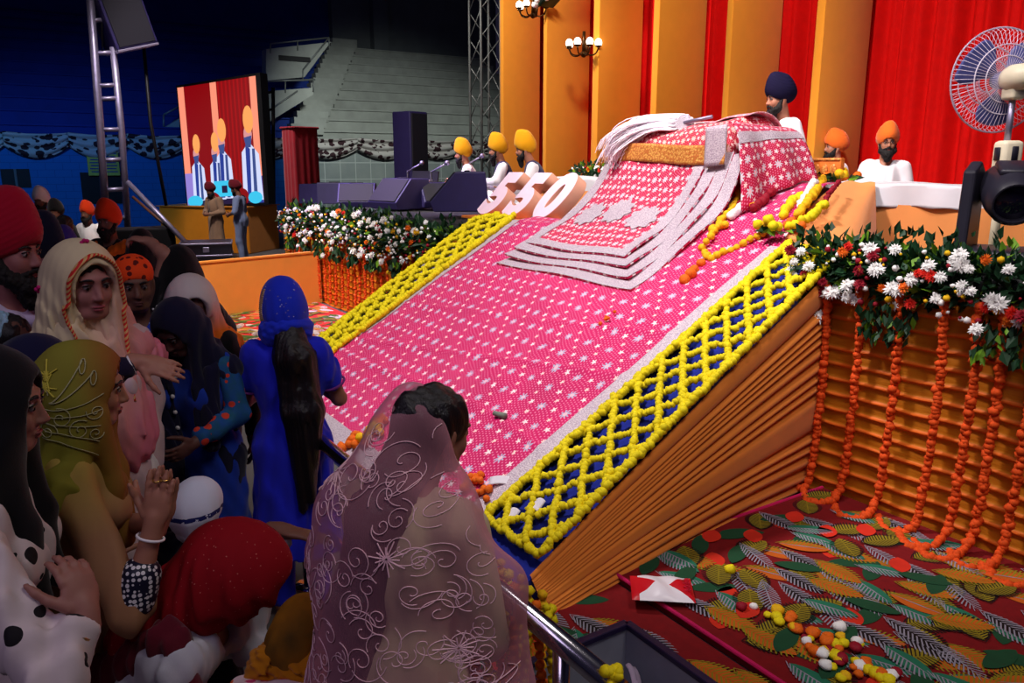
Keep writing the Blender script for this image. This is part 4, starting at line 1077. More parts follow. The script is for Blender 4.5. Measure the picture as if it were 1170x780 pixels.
for (u0, u1) in ((0.005, 0.085), (0.42, 0.50), (0.915, 0.995)): sr(u0, 0.005, u1, 0.995, 'peach', 0.008)
sr(0.005, 0.72, 0.12, 0.995, 'lav', 0.009); sr(0.9, 0.78, 0.995, 0.995, 'dblue', 0.009); sr(0.12, 0.88, 0.9, 0.995, 'dark', 0.009)
for (u, v, s_, tilt) in ((0.18, 0.48, .85, 0), (0.42, 0.48, .85, 0), (0.52, 0.39, 1.0, 0), (0.86, 0.33, 1.15, 0)):
    e = 0.012 + 0.01 * u
    sp([(u - .10 * s_, v + .62 * s_ * .9), (u - .085 * s_, v + .22 * s_), (u, v + .15 * s_), (u + .10 * s_, v + .24 * s_), (u + .12 * s_, v + .62 * s_ * .9)], 'white', e)
    sp([(u - .05 * s_, v + .55 * s_), (u - .04 * s_, v + .17 * s_), (u + .01, v + .2 * s_), (u - .01 * s_, v + .55 * s_)], 'dblue', e + .002)
    sp([(u + .02 * s_, v + .55 * s_), (u + .03 * s_, v + .2 * s_), (u + .06 * s_, v + .2 * s_), (u + .06 * s_, v + .55 * s_)], 'blue', e + .002)
    se(u - .005, v + .10 * s_, .045 * s_, .065 * s_, 'skin', e + .003); sp([(u - .05 * s_, v + .12 * s_), (u + .035 * s_, v + .11 * s_), (u + .02 * s_, v + .19 * s_), (u - .03 * s_, v + .19 * s_)], 'blue', e + .004)
    se(u + .01, v, .055 * s_, .095 * s_, 'orange', e + .005)
sr(0.38, 0.80, 0.66, 0.93, 'cyan', 0.03); sr(0.48, 0.84, 0.55, 0.9, 'dark', 0.032)
se(0.12, 0.96, .10, .05, 'cyan', 0.034); se(0.36, 0.95, .09, .06, 'red', 0.035); se(0.74, 0.94, .08, .07, 'red', 0.035); se(0.9, 0.95, .09, .05, 'cyan', 0.036)
b.build('picture', [emats[k] for k in ek], t, smooth=False)
# podium
pA = at(206, 236, 0, -21.0); pB = at(296, 236, 0, -19.4)
t = empty('podium', 'low ochre podium carrying the video screen', 'podium', ((pA[0] + pB[0]) / 2 - .9, (pA[1] + pB[1]) / 2 + .2, 0), math.atan2(pB[1] - pA[1], pB[0] - pA[0]))
Lp = float(np.linalg.norm((pB - pA)[:2])); hp_ = float((pA[2] + pB[2]) / 2) - 0.02
b = MB(); b.add(box((0, 0, hp_ / 2), (Lp + 0.3, 1.4, hp_), 0.02)); b.build('body', m_podium, t, smooth=False)
b = MB(); b.add(box((0, 0, hp_ + 0.01), (Lp + 0.4, 1.5, 0.02))); b.build('top', m_podium, t, smooth=False)
# black scaffold frame behind the screen
t = empty('scaffold_tower', 'black scaffold frame standing at the right side of the video screen', 'scaffold', tuple(at(306, 230, 0, -21.5))); org = np.array(t.location)
for px in (302, 312):
    b = MB(); b.add(bar(at(px, 100, 0, -21.5) - org, at(px + 1, 285, 0, -21.5) - org, 0.05)); b.build('upright', m_black, t)
for py in (106, 126, 155, 186, 214):
    b = MB(); b.add(bar(at(302, py, 0, -21.5) - org, at(312, py - 1, 0, -21.5) - org, 0.035)); b.build('rung', m_black, t)

# ------------------------------------------------------------------ truss tower beside the fins
t = empty('truss_tower', 'tall grey lattice truss tower left of the orange fins', 'truss', tuple(at(555, 200, 1, 8.4))); org = np.array(t.location); S_ = 0.22
cx_, cy_ = org[0], org[1]
for (dx, dy) in ((-1, -1), (1, -1), (1, 1), (-1, 1)):
    b = MB(); b.add(bar((dx * S_, dy * S_, -0.55), (dx * S_, dy * S_, 6.5), 0.026)); b.build('chord', m_truss, t)
for k in range(14):
    z = -0.4 + 0.5 * k; b = MB()
    for (a_, c_) in (((-1, -1), (1, -1)), ((1, -1), (1, 1)), ((1, 1), (-1, 1)), ((-1, 1), (-1, -1))):
        b.add(bar((a_[0] * S_, a_[1] * S_, z), (c_[0] * S_, c_[1] * S_, z + 0.5), 0.011, 6))
    b.build('bracing', m_truss, t)

# ------------------------------------------------------------------ speakers and red draped stand at the back
p = at(471, 235, 0, -15.0); 
t = empty('tall_speaker', 'tall black column speaker standing in front of the block wall', 'speaker', (-15.0, p[1], 1.32), 0.35)
hT = at(471, 128, 0, -15.0)[2] - 1.32
b = MB(); b.add(box((0, 0, hT / 2), (0.5, 0.52, hT), 0.02)); b.build('cabinet', m_speaker_violet, t, smooth=False)
b = MB(); b.add(box((0.26, 0, hT / 2), (0.03, 0.46, hT - .08), 0.01)); b.build('grille', m_grille, t, smooth=False)
p = at(347, 235, 0, -16.4)
t = empty('draped_stand', 'box draped in red cloth beside the video screen scaffold', 'stand', (-16.4, p[1], 0), 0.2)
hT = at(347, 146, 0, -16.4)[2]
def fn(u, v):
    a = u * 2 * PI; sq = 1 / np.maximum(np.abs(np.cos(a)), np.abs(np.sin(a)))
    r_ = 0.26 * sq ** 0.85 * (1 + 0.06 * (1 - v)) + 0.012 * np.sin(a * 14) * (1 - v * .6)
    return (r_ * np.cos(a), r_ * np.sin(a) * 1.1, hT * v)
sheet('cloth', fn, 80, 12, cloth('dull red cloth', (172, 30, 44)), t)
b = MB(); b.add(box((0, 0, hT - .01), (0.56, 0.62, 0.05), 0.02)); b.build('top_cloth', cloth('dull red top cloth', (150, 24, 40)), t, smooth=False)

def wedge(px, py, y, s, rzv, label):
    p = at(px, py, 1, y)
    t = empty('stage_monitor', label, 'speaker', (p[0], y, max(p[2], 1.32)), rzv, 'wedge monitors on the far stage')
    prof = [(-0.30, 0), (0.30, 0), (0.34, 0.10), (0.06, 0.42), (-0.26, 0.42)]
    b = MB(); V, F = prism(prof, -0.33, 0.33); b.add((np.c_[V[:, 0], V[:, 2], V[:, 1]] * s, F)); o = b.build('cabinet', m_speaker_violet, t, smooth=False)
    md = o.modifiers.new('b', 'BEVEL'); md.width = 0.012 * s; md.segments = 2
    n = np.array([0.32, 0, 0.28]); n /= np.linalg.norm(n); R = np.stack([np.cross((0, 1, 0), n), (0, 1, 0), n], 1)
    b = MB(); b.add(box(np.array([0.205, 0, 0.262]) * s, np.array([0.40, 0.60, 0.02]) * s, 0.005, 1, R)); b.build('grille', m_grille, t, smooth=False)
    b = MB(); b.add(box((-0.06 * s, 0, 0.425 * s), (0.06 * s, 0.22 * s, 0.02), 0.005)); b.build('handle', m_black, t, smooth=False)
    return t
wedge(365, 232, 5.1, 0.85, 2.2, 'dark wedge monitor at the far left end of the stage flowers')
wedge(384, 232, 5.3, 0.9, 2.6, 'dark wedge monitor with a pale label beside the red draped stand')
wedge(409, 236, 5.0, 0.9, -0.5, 'violet lit wedge monitor between the red stand and the tall speaker')
wedge(458, 238, 5.1, 1.05, -1.35, 'large violet wedge monitor in front of the tall black speaker')
wedge(500, 236, 5.6, 0.85, -0.2, 'grey topped wedge monitor beside the harmonium')
wedge(528, 240, 5.0, 1.15, -2.1, 'largest wedge monitor right in front of the first singer')

# harmonium and microphones
p = at(480, 205, 1, 6.3); t = empty('harmonium', 'dark harmonium in front of the first singer', 'instrument', (p[0], 6.3, STZ + 0.0), 0.5)
b = MB(); b.add(box((0, 0, 0.18), (0.6, 0.36, 0.36), 0.015)); b.build('case', m_wood_brown, t, smooth=False)
b = MB(); b.add(box((0, -0.1, 0.38), (0.56, 0.14, 0.03), 0.005)); b.build('keyboard', m_paper, t, smooth=False)
b = MB(); b.add(box((0, 0.16, 0.42), (0.56, 0.04, 0.24), 0.01, 1, rotx(-0.2))); b.build('bellows', m_charcoal, t, smooth=False)
def mic(px, py, y, base, label):
    h = at(px, py, 1, y); t = empty('microphone_stand', label, 'microphone', (h[0] - 0.35, y - 0.1, STZ), 0, 'microphones in front of the singers'); org = np.array(t.location); H = h - org
    b = MB(); b.add(bar((0, 0, 0), (0, 0, H[2] - 0.12), 0.014)); b.build('pole', m_black, t)
    b = MB(); b.add(bar((0, 0, H[2] - 0.14), H - (0.06, 0, 0.02), 0.012)); b.build('boom', m_alu, t)
    b = MB(); b.add(tube([H - (0.16, 0, 0.05), H - (0.03, 0, 0)], [0.012, 0.022], 10)); o = b.build('microphone', m_charcoal, t)
    b = MB(); b.add(ico(H, 0.038, 2)); b.build('mesh_head', m_alu, o)
    for a in (0.5, 2.6, 4.7):
        b = MB(); b.add(bar((0, 0, 0.12), (0.24 * math.cos(a), 0.24 * math.sin(a), 0.01), 0.01)); b.build('leg', m_black, t)
mic(511, 186, 5.75, 0, 'microphone held up to the first singer'); mic(551, 178, 6.1, 0, 'microphone held up to the bearded second singer'); mic(482, 186, 6.0, 0, 'microphone bent low over the harmonium')

# ------------------------------------------------------------------ fan and moving head light on the near stage
hub = ats(1141, 92, 182); ax = np.array([-0.88, 0.47, 0]); ax /= np.linalg.norm(ax)
t = empty('pedestal_fan', 'white pedestal fan seen from behind on the near stage', 'fan', (hub[0], hub[1], STZ), math.atan2(ax[1], ax[0]) - PI / 2)
HZ = hub[2] - STZ; Rg = 0.315                       # local +Y is the blowing direction
def guard(name, sgn, dep):
    b = MB(); n = 64
    for k in range(n):
        a = 2 * PI * k / n; d = np.array([math.cos(a), 0, math.sin(a)])
        P = [d * 0.06 + (0, sgn * dep, 0), d * Rg * .6 + (0, sgn * dep * .92, 0), d * Rg * .92 + (0, sgn * dep * .5, 0), d * Rg]
        b.add(tube(np.array(P) + (0, 0, HZ), 0.0016, 4, False))
    for rr_, dd in ((0.06, 1.0), (0.14, .97), (Rg * .66, .86), (Rg, 0.0)):
        a = np.linspace(0, 2 * PI, 49); P = np.stack([np.cos(a) * rr_, np.full(49, sgn * dep * dd), np.sin(a) * rr_ + HZ], -1); b.add(tube(P, 0.0055 if rr_ == Rg else 0.0036, 6, False))
    return b.build(name, m_fan_wire, t)
guard('front_guard', 1, 0.10); guard('rear_guard', -1, 0.08)
b = MB(); b.add(lathe([(0.0, 0.03), (0.05, 0.02), (0.055, -0.04), (0.0, -0.04)], 20)); V = b.V[0]; b.V[0] = np.c_[V[:, 0], V[:, 2], V[:, 1] + HZ]; b.build('hub', m_fan_blade, t)
for k in range(3):
    a0 = 2 * PI * k / 3 + 0.5
    def fn(u, v, a0=a0):
        r_ = 0.05 + 0.225 * u; w = (0.35 + 0.55 * np.sin(u * PI * .8)) ; a = a0 + (v - .5) * w * 1.5
        return (r_ * np.cos(a), (v - .5) * 0.06, r_ * np.sin(a) + HZ)
    sheet('blade', fn, 12, 10, m_fan_blade, t, thick=0.004)
b = MB(); prof = [(0.0, 0.0), (0.07, 0.01), (0.082, 0.05), (0.08, 0.12), (0.066, 0.18), (0.03, 0.21), (0.0, 0.212)]
V, F = lathe(prof, 24); b.add((np.c_[V[:, 0], -V[:, 1 + 1] - 0.085, V[:, 1] + HZ], [f[:, ::-1] for f in F])); b.build('motor_housing', m_cream_plastic, t)
b = MB(); b.add(box((0, -0.15, HZ - 0.09), (0.09, 0.12, 0.08), 0.02, 2)); b.build('tilt_joint', m_cream_plastic, t)
b = MB(); b.add(bar((0, -0.15, HZ - 0.42), (0, -0.15, HZ - 0.1), 0.019, 12)); b.build('upper_pole', m_alu, t)
b = MB(); b.add(box((0, -0.17, HZ - 0.50), (0.13, 0.12, 0.26), 0.025, 2)); cbx = b.build('control_box', m_cream_plastic, t)
b = MB(); b.add(box((0.0, -0.235, HZ - 0.45), (0.04, 0.012, 0.09), 0.004)); b.build('switch_panel', m_charcoal, cbx)
b = MB(); b.add(box((-0.068, -0.17, HZ - 0.45), (0.012, 0.05, 0.08), 0.004)); b.build('timer_dial', m_charcoal, cbx)
b = MB(); b.add(bar((0, -0.15, 0.03), (0, -0.15, HZ - 0.6), 0.028, 14)); b.build('lower_pole', m_cream_plastic, t)
b = MB(); b.add(lathe([(0.0, 0.05), (0.06, 0.05), (0.22, 0.02), (0.23, 0.0), (0.0, 0.0)], 28, (0, -0.15, 0))); b.build('base', m_cream_plastic, t)
b = MB(); P = smooth_path([(0.02, -0.24, HZ - 0.09), (0.05, -0.30, HZ - 0.25), (0.12, -0.34, HZ - 0.36), (0.5, -0.5, HZ - 0.38)], 20); b.add(tube(P, 0.006, 6)); b.build('cord', m_charcoal, t)

p = ats(1152, 232, 200)
t = empty('moving_head_light', 'black moving head stage light at the right edge of the stage flowers', 'stage light', (p[0], p[1], STZ), 0.25); t.scale = (1.12,) * 3
b = MB(); b.add(box((0, 0, 0.08), (0.42, 0.40, 0.16), 0.03, 2)); b.build('base', m_charcoal, t)
for sg in (-1, 1):
    b = MB(); P = [(0.0, 0.10), (0.13, 0.10), (0.11, 0.50), (0.02, 0.55), (-0.10, 0.50), (-0.13, 0.1)]; V, F = prism(P, 0, 0.06); b.add((np.c_[sg * 0.17 + (V[:, 2] - 0.03), V[:, 0], V[:, 1] + 0.05], F)); o = b.build('yoke_arm', m_charcoal, t, smooth=False)
    md = o.modifiers.new('b', 'BEVEL'); md.width = 0.014; md.segments = 2
HR_ = rotz(0.35) @ rotx(0.25)
b = MB(); V, F = lathe([(0.0, -0.20), (0.09, -0.20), (0.125, -0.14), (0.13, 0.05), (0.118, 0.17), (0.10, 0.20), (0.092, 0.20), (0.09, 0.15), (0.0, 0.15)], 28); V = np.c_[V[:, 0], -V[:, 2], V[:, 1]]
V = np.c_[V[:, 0], V[:, 1], V[:, 2]]; b.add(xf((V, F), HR_, (0, 0, 0.44))); hd = b.build('head', m_charcoal, t, auto=40)
b = MB(); V, F = lathe([(0.0, 0.015), (0.05, 0.01), (0.088, 0.0)], 24); b.add(xf((np.c_[V[:, 0], -(V[:, 2]) - 0.155, V[:, 1]], F), HR_, (0, 0, 0.44))); b.build('lens', plain('dark glass lens', (18, 14, 34), 0.08, spec=0.8), hd)
b = MB(); b.add(xf(box((0, 0.02, 0.12), (0.14, 0.2, 0.04), 0.015, 2), HR_, (0, 0, 0.44))); b.build('top_cover', m_charcoal, hd)
b = MB(); P = smooth_path([(-0.1, -0.2, 0.04), (-0.35, -0.22, 0.02), (-0.6, -0.3, 0.06), (-0.85, -0.25, 0.03)], 20); b.add(tube(P, 0.007, 6)); b.build('cable', m_black, t)
# ------------------------------------------------------------------ people: bodies grown as one smooth surface from distance fields
class SDF:
    def __init__(s, vox): s.vox = vox; s.it = []; s.cuts = []
    def _add(s, fn, lo, hi, k, op): s.it.append((fn, np.asarray(lo, float), np.asarray(hi, float), k, op)); return s
    def cone(s, a, b, ra, rb, k=0.02, op='u'):
        a = np.asarray(a, float); b = np.asarray(b, float); d = b - a; L2 = d @ d + 1e-12; r = max(ra, rb)
        def fn(x, y, z):
            t = np.clip(((x - a[0]) * d[0] + (y - a[1]) * d[1] + (z - a[2]) * d[2]) / L2, 0, 1)
            return np.sqrt((x - a[0] - t * d[0]) ** 2 + (y - a[1] - t * d[1]) ** 2 + (z - a[2] - t * d[2]) ** 2) - (ra + (rb - ra) * t)
        return s._add(fn, np.minimum(a, b) - r, np.maximum(a, b) + r, k, op)
    def flat(s, T, a, b, ra, rb, f, k=0.02, op='u'):     # cone squashed front to back by f in frame T
        R, o = T; a = np.asarray(a, float); b = np.asarray(b, float); a2 = a * (1, 1 / f, 1); b2 = b * (1, 1 / f, 1); d = b2 - a2; L2 = d @ d + 1e-12; r = max(ra, rb)
        def fn(x, y, z):
            X0 = x - o[0]; Y0 = y - o[1]; Z0 = z - o[2]
            lx = R[0, 0] * X0 + R[1, 0] * Y0 + R[2, 0] * Z0; ly = (R[0, 1] * X0 + R[1, 1] * Y0 + R[2, 1] * Z0) / f; lz = R[0, 2] * X0 + R[1, 2] * Y0 + R[2, 2] * Z0
            t = np.clip(((lx - a2[0]) * d[0] + (ly - a2[1]) * d[1] + (lz - a2[2]) * d[2]) / L2, 0, 1)
            q = np.sqrt((lx - a2[0] - t * d[0]) ** 2 + (ly - a2[1] - t * d[1]) ** 2 + (lz - a2[2] - t * d[2]) ** 2)
            return (q - (ra + (rb - ra) * t)) * (f + 1) / 2
        A = R @ a + o; B = R @ b + o
        return s._add(fn, np.minimum(A, B) - r, np.maximum(A, B) + r, k, op)
    def ell(s, T, c, r, k=0.02, op='u', R2=None):
        R, o = T; c = R @ np.asarray(c, float) + o; Q = R if R2 is None else R @ R2; r = np.asarray(r, float); m = r.max()
        def fn(x, y, z):
            X0 = x - c[0]; Y0 = y - c[1]; Z0 = z - c[2]
            lx = (Q[0, 0] * X0 + Q[1, 0] * Y0 + Q[2, 0] * Z0); ly = (Q[0, 1] * X0 + Q[1, 1] * Y0 + Q[2, 1] * Z0); lz = (Q[0, 2] * X0 + Q[1, 2] * Y0 + Q[2, 2] * Z0)
            k0 = np.sqrt((lx / r[0]) ** 2 + (ly / r[1]) ** 2 + (lz / r[2]) ** 2); k1 = np.sqrt((lx / r[0] ** 2) ** 2 + (ly / r[1] ** 2) ** 2 + (lz / r[2] ** 2) ** 2) + 1e-9
            return k0 * (k0 - 1) / k1
        return s._add(fn, c - m, c + m, k, op)
    def cut(s, p, n): s.cuts.append((np.asarray(p, float), np.asarray(n, float))); return s    # drops what lies on the n side
    def mesh(s, disp=None, amp=0.0):
        v = s.vox; us = [i for i in s.it if i[4] == 'u']; pad = 3 * v + amp + 0.02
        lo = np.min([i[1] for i in us], axis=0) - pad; hi = np.max([i[2] for i in us], axis=0) + pad
        n = np.ceil((hi - lo) / v).astype(int) + 1; G = np.full(n, 0.2, np.float32); ax = [lo[k] + v * np.arange(n[k], dtype=np.float32) for k in range(3)]
        for fn, a, b, k, op in s.it:
            w = (k + 0.04) if op == 'u' else (k + 0.03)
            i0 = np.clip(np.floor((a - w - lo) / v).astype(int), 0, n); i1 = np.clip(np.ceil((b + w - lo) / v).astype(int) + 1, 0, n)
            if np.any(i1 <= i0): continue
            sl = tuple(slice(p, q) for p, q in zip(i0, i1)); x = ax[0][sl[0]][:, None, None]; y = ax[1][sl[1]][None, :, None]; z = ax[2][sl[2]][None, None, :]
            d = fn(x, y, z).astype(np.float32); g = G[sl]
            if op == 'u': h = np.maximum(k - np.abs(g - d), 0) / max(k, 1e-6); G[sl] = np.minimum(g, d) - h * h * k * 0.25
            else: h = np.maximum(k - np.abs(g + d), 0) / max(k, 1e-6); G[sl] = np.maximum(g, -d) + h * h * k * 0.25
        for p, nn in s.cuts:
            d = (ax[0][:, None, None] - p[0]) * nn[0] + (ax[1][None, :, None] - p[1]) * nn[1] + (ax[2][None, None, :] - p[2]) * nn[2]
            G = np.maximum(G, d.astype(np.float32))
        if disp is not None:
            I = np.nonzero(np.abs(G) < 3 * v + amp)
            P = np.stack([ax[k][I[k]] for k in range(3)], -1); G[I] -= disp(P).astype(np.float32)
        G = np.clip(G, -3 * v, 3 * v); G[0] = G[-1] = 3 * v; G[:, 0] = G[:, -1] = 3 * v; G[:, :, 0] = G[:, :, -1] = 3 * v
        g = vdb.FloatGrid(3 * v); g.copyFromArray(G); pts, quads = g.convertToQuads(isovalue=0.0)
        return np.asarray(pts, float) * v + lo, [np.asarray(quads).astype(int)]

I3 = np.eye(3)
def unit(v): v = np.asarray(v, float); return v / (np.linalg.norm(v) + 1e-12)
def hand(S, W, d, n, thumb=1, curl=(0.25, 0.35, 0.3), sz=1.0, spread=0.06, k=0.007):
    W = np.asarray(W, float); d = unit(d); n = np.asarray(n, float); n = unit(n - d * (n @ d)); s_ = np.cross(d, n) * thumb
    T = (np.stack([s_, n, d], 1), W)
    S.ell(T, (0, 0, .045 * sz), (.042 * sz, .016 * sz, .055 * sz), 0.012); S.cone(W - d * .03, W + d * .02, .024 * sz, .024 * sz, 0.015)
    ln = (.070, .080, .074, .058); off = (.031, .0105, -.0105, -.031)
    for q in range(4):
        p = W + d * (.083 - .004 * abs(q - 1.2)) * sz + s_ * off[q] * sz; dd = unit(d + s_ * off[q] * spread / 0.03 * 1.0); a = 0.0; r = (.0092, .0082, .0074, .0060)
        for j in range(3):
            a += curl[j] * (1 + 0.08 * q); v = dd * math.cos(a) + n * math.sin(a); L = ln[q] * sz * (.45, .30, .25)[j]
            S.cone(p, p + v * L, r[j] * sz * (0.92 if q == 3 else 1), r[j + 1] * sz * (0.92 if q == 3 else 1), k); p = p + v * L
    p = W + d * .022 * sz + s_ * .030 * sz; v = unit(d * .62 + s_ * .62 + n * .30)
    for L, ra, rb in ((.042, .0140, .0110), (.034, .0108, .0095), (.026, .0095, .0070)):
        S.cone(p, p + v * L * sz, ra * sz, rb * sz, k); p = p + v * L * sz; v = unit(v + d * .35 + n * .12)

SKIN = {}
def skin(c):
    if c not in SKIN: SKIN[c] = plain('skin', c, 0.55, var=0.06, scale=9, spec=0.35)
    return SKIN[c]
m_hair = plain('black hair', (16, 12, 16), 0.38, var=0.5, scale=40, spec=0.5, bump=0.4, bscale=60, stretch=(6, 6, 0.6))
m_beard = plain('black beard', (20, 15, 16), 0.7, var=0.4, scale=60, bump=0.5, bscale=120)
m_eye = plain('eye white', (150, 138, 138), 0.35); m_iris = plain('dark iris', (26, 16, 12), 0.2); 
def fold(seed, a, f, zs=0.25, n=6):
    r = np.random.default_rng(seed); f = f * 1.9; K = r.normal(size=(n, 3)) * np.array([f, f, f * zs]); ph = r.uniform(0, 6.28, n)
    W = r.normal(size=(3, 3)) * 7.0; wp = r.uniform(0, 6.28, 3)
    def d(P):
        Q = P + 0.018 * np.sin(P @ W.T + wp); o = 0
        for k_, p_ in zip(K, ph):
            q = np.sin(Q @ k_ + p_); o = o + np.sign(q) * np.abs(q) ** 0.75
        return a * 1.15 * o / n ** 0.5
    return d

class Person:
    """local frame: feet at the origin, facing +Y, right hand at +X; the metre scale follows the height"""
    def __init__(s, label, head, yaw, cap=None, h=1.62, z0=0.0, lean=0.0, side=0.0, twist=0.0, headrot=(0, 0, 0), male=False, sk=(150, 100, 76), vox=0.008, legs='stand', hip=None, group=None,
                 L=None, R=None, hands=(None, None), build=1.0, headscale=1.0, kind='person'):
        s.h = h; s.vox = vox; s.male = male; s.w = build; s.legs = legs; s.sk = skin(sk)
        hz = (.93 if legs == 'stand' else (.14 if legs == 'sit' else .42)) if hip is None else hip
        Rt = rotx(-math.radians(lean)) @ roty(math.radians(side)) @ rotz(math.radians(twist)); s.T = (Rt, np.array([0, 0, hz])); s.hz = hz
        nb = Rt @ np.array([0, .0, .58]) + s.T[1]
        Rh = rotz(math.radians(headrot[0])) @ rotx(-math.radians(headrot[1])) @ roty(math.radians(headrot[2])) @ (rotx(-math.radians(lean * .5)))
        s.H = (Rh * headscale, nb + Rh @ np.array([0, .03, .115])); s.hs = headscale
        s.H = (Rh, s.H[1])
        top = s.H[1] + Rh @ np.array([0, -.01, cap or (.2 if male else .135)])
        s.S = h / 1.725 if z0 else float(np.clip(head[2] / top[2], .62, 1.22))
        yw = math.radians(yaw) - PI / 2; Rz = rotz(yw); o = Rz @ (top * s.S)
        s.root = empty('person', label, kind, (head[0] - o[0], head[1] - o[1], z0), yw, group)
        s.root.scale = (s.S,) * 3
        s.Larm = L or ((-.25, -.03, hz + .20), (-.25, .08, hz - .05)); s.Rarm = R or ((.25, -.03, hz + .20), (.25, .08, hz - .05))
        s.hands = hands
        s.sh = [Rt @ np.array([sg * (.165 if male else .150) * build, -.01, .455]) + s.T[1] for sg in (-1, 1)]
    def loc(s, px, py, sc):
        w = ats(px, py, sc); yw = s.root.rotation_euler[2]; return (rotz(-yw) @ (w - np.array(s.root.location))) / s.root.scale[0]
    def ldir(s, v): return rotz(-s.root.rotation_euler[2]) @ np.asarray(v, float)
    def arm(s, side, el, wr_, tip=None, n=None, c=(.15, .2, .15), t=None, sp=.04, sz=1.0):
        E_, W_ = s.loc(*el), s.loc(*wr_); sg = -1 if side == 'L' else 1
        if side == 'L': s.Larm = (E_, W_)
        else: s.Rarm = (E_, W_)
        hd = dict(d=unit(s.loc(*tip) - W_) if tip else unit(W_ - E_), n=s.ldir(n if n is not None else CF), c=c, t=t if t is not None else sg, sp=sp, s=sz)
        s.hands = (hd, s.hands[1]) if side == 'L' else (s.hands[0], hd); return s
    def tp(s, p): return s.T[0] @ np.asarray(p, float) + s.T[1]
    def hp(s, p): return s.H[0] @ np.asarray(p, float) + s.H[1]
    def torso(s, S, e=0.0, k=0.05):
        w = s.w; T = s.T
        S.ell(T, (0, -.005, 0), ((.155 if not s.male else .15) * w + e, .115 * w + e, .13 + e), k)
        S.flat(T, (0, 0, .04), (0, .005, .25), (.125 if not s.male else .14) * w + e, .125 * w + e, .74, k)
        S.ell(T, (0, 0, .34), (.15 * w + e, .108 * w + e, .17 + e), k)
        S.cone(s.tp((-.125 * w, -.012, .455)), s.tp((.125 * w, -.012, .455)), .056 + e, .056 + e, k)
        if not s.male:
            for sg in (-1, 1): S.ell(T, (sg * .068, .085, .325), (.055 + e, .05 + e, .055 + e), 0.03)
    def head(s, S):
        H = s.H; E = lambda c, r, k=.02, op='u': S.ell(H, c, r, k, op)
        E((0, -.012, .032), (.076, .094, .083)); E((0, .028, -.036), (.058, .066, .074), .03); E((0, .066, -.090), (.024, .022, .020), .025)
        for sg in (-1, 1):
            E((sg * .034, .060, -.028), (.024, .026, .028), .02); E((sg * .077, -.012, -.008), (.010, .021, .032), .006); S.cone(s.hp((sg * .055, .0, -.05)), s.hp((sg * .03, .06, -.088)), .022, .018, .025)
        E((0, .080, .030), (.050, .014, .011), .015)
        for sg in (-1, 1): E((sg * .031, .101, .008), (.019, .014, .011), .012, 's')
        for sg in (-1, 1): E((sg * .031, .078, .007), (.0135, .0135, .0125), .002)
        S.cone(s.hp((0, .084, .018)), s.hp((0, .1075, -.029)), .0080, .0105 if not s.male else .0125, .014)
        for sg in (-1, 1): E((sg * .0105, .098, -.033), (.0085, .010, .0075), .007)
        E((0, .089, -.060), (.023, .011, .006), .006); E((0, .086, -.071), (.019, .011, .007), .006)
        S.cone(s.hp((0, -.015, -.05)), s.tp((0, -.01, .47)), .054, .060 if s.male else .052, .03)
    def body(s, hide_hands=False):
        S = SDF(s.vox); s.torso(S); s.head(S)
        for sg, shd, arm in ((-1, s.sh[0], s.Larm), (1, s.sh[1], s.Rarm)):
            el, wr_ = np.asarray(arm[0], float), np.asarray(arm[1], float); f = 1.08 if s.male else .96
            S.cone(shd, el, .050 * f, .039 * f, .03); S.cone(el, el + (wr_ - el) * .35, .039 * f, .038 * f, .015); S.cone(el + (wr_ - el) * .3, wr_, .038 * f, .025 * f, .015)
            hd = s.hands[0 if sg < 0 else 1]
            if hd is None: d = unit(wr_ - el); hand(S, wr_, d, (-sg, 0.15, 0), sg if True else 1, sz=1.0)
            else: hand(S, wr_, hd.get('d', unit(wr_ - el)), hd.get('n', (-sg, 0, 0)), hd.get('t', sg), hd.get('c', (.25, .35, .3)), hd.get('s', 1.0), hd.get('sp', .06))
        for sg in (-1, 1):
            if s.legs == 'stand': kn, an, to = (sg * .095, .03, .49), (sg * .10, -.02, .085), (sg * .115, .15, .03)
            elif s.legs == 'sit': kn, an, to = (sg * .33, .24, .10), (sg * -.02, .33 - .08 * sg, .06), (sg * -.14, .33 - .08 * sg, .05)
            else: kn, an, to = (sg * .13, .30, .10), (sg * .12, -.14, .07), (sg * .12, -.28, .05)
            hpj = s.tp((sg * .085, 0, -.03)); S.cone(hpj, kn, .085, .055, .04); S.cone(kn, np.array(kn) * .45 + np.array(an) * .55, .055, .05, .03); S.cone(np.array(kn) * .5 + np.array(an) * .5, an, .05, .036, .03)
            S.cone(an, to, .036, .030, .02); S.cone(np.array(an) - (0, .02, .03), an, .034, .034, .02)
        b = MB(); b.add(S.mesh()); s.bodyo = b.build('body', s.sk, s.root); return s
    def part(s, name, S, mat, disp=None, amp=0.0, parent=None):
        VF = S.mesh(disp, amp); b = MB(); b.add(VF); o = b.build(name, mat, parent or s.root); o['_n'] = 0; del o['_n']; s.last = VF; return o
    def face(s, brow=True, lips=(140, 70, 66)):
        for sg in (-1, 1):
            b = MB(); b.add(uvs(s.hp((sg * .031, .0812, .007)), (.0120, .0120, .0112), 12, 8)); eo = b.build('eye', m_eye, s.root)
            b = MB(); b.add(uvs(s.hp((sg * .031, .0885, .0055)), (.0070, .0058, .0070), 10, 6)); b.build('iris', m_iris, eo)
        b = MB()
        for sg in (-1, 1):
            P = smooth_path([s.hp((sg * .012, .0935, .026)), s.hp((sg * .030, .0925, .033)), s.hp((sg * .052, .077, .026))], 8); b.add(tube(P, [.003, .004, .0045, .0045, .004, .0035, .003, .002], 6))
            P = smooth_path([s.hp((sg * .017, .0905, .012)), s.hp((sg * .031, .0955, .0165)), s.hp((sg * .047, .084, .011))], 8); b.add(tube(P, .0022, 5))
        b.build('eyebrows', m_hair, s.root)
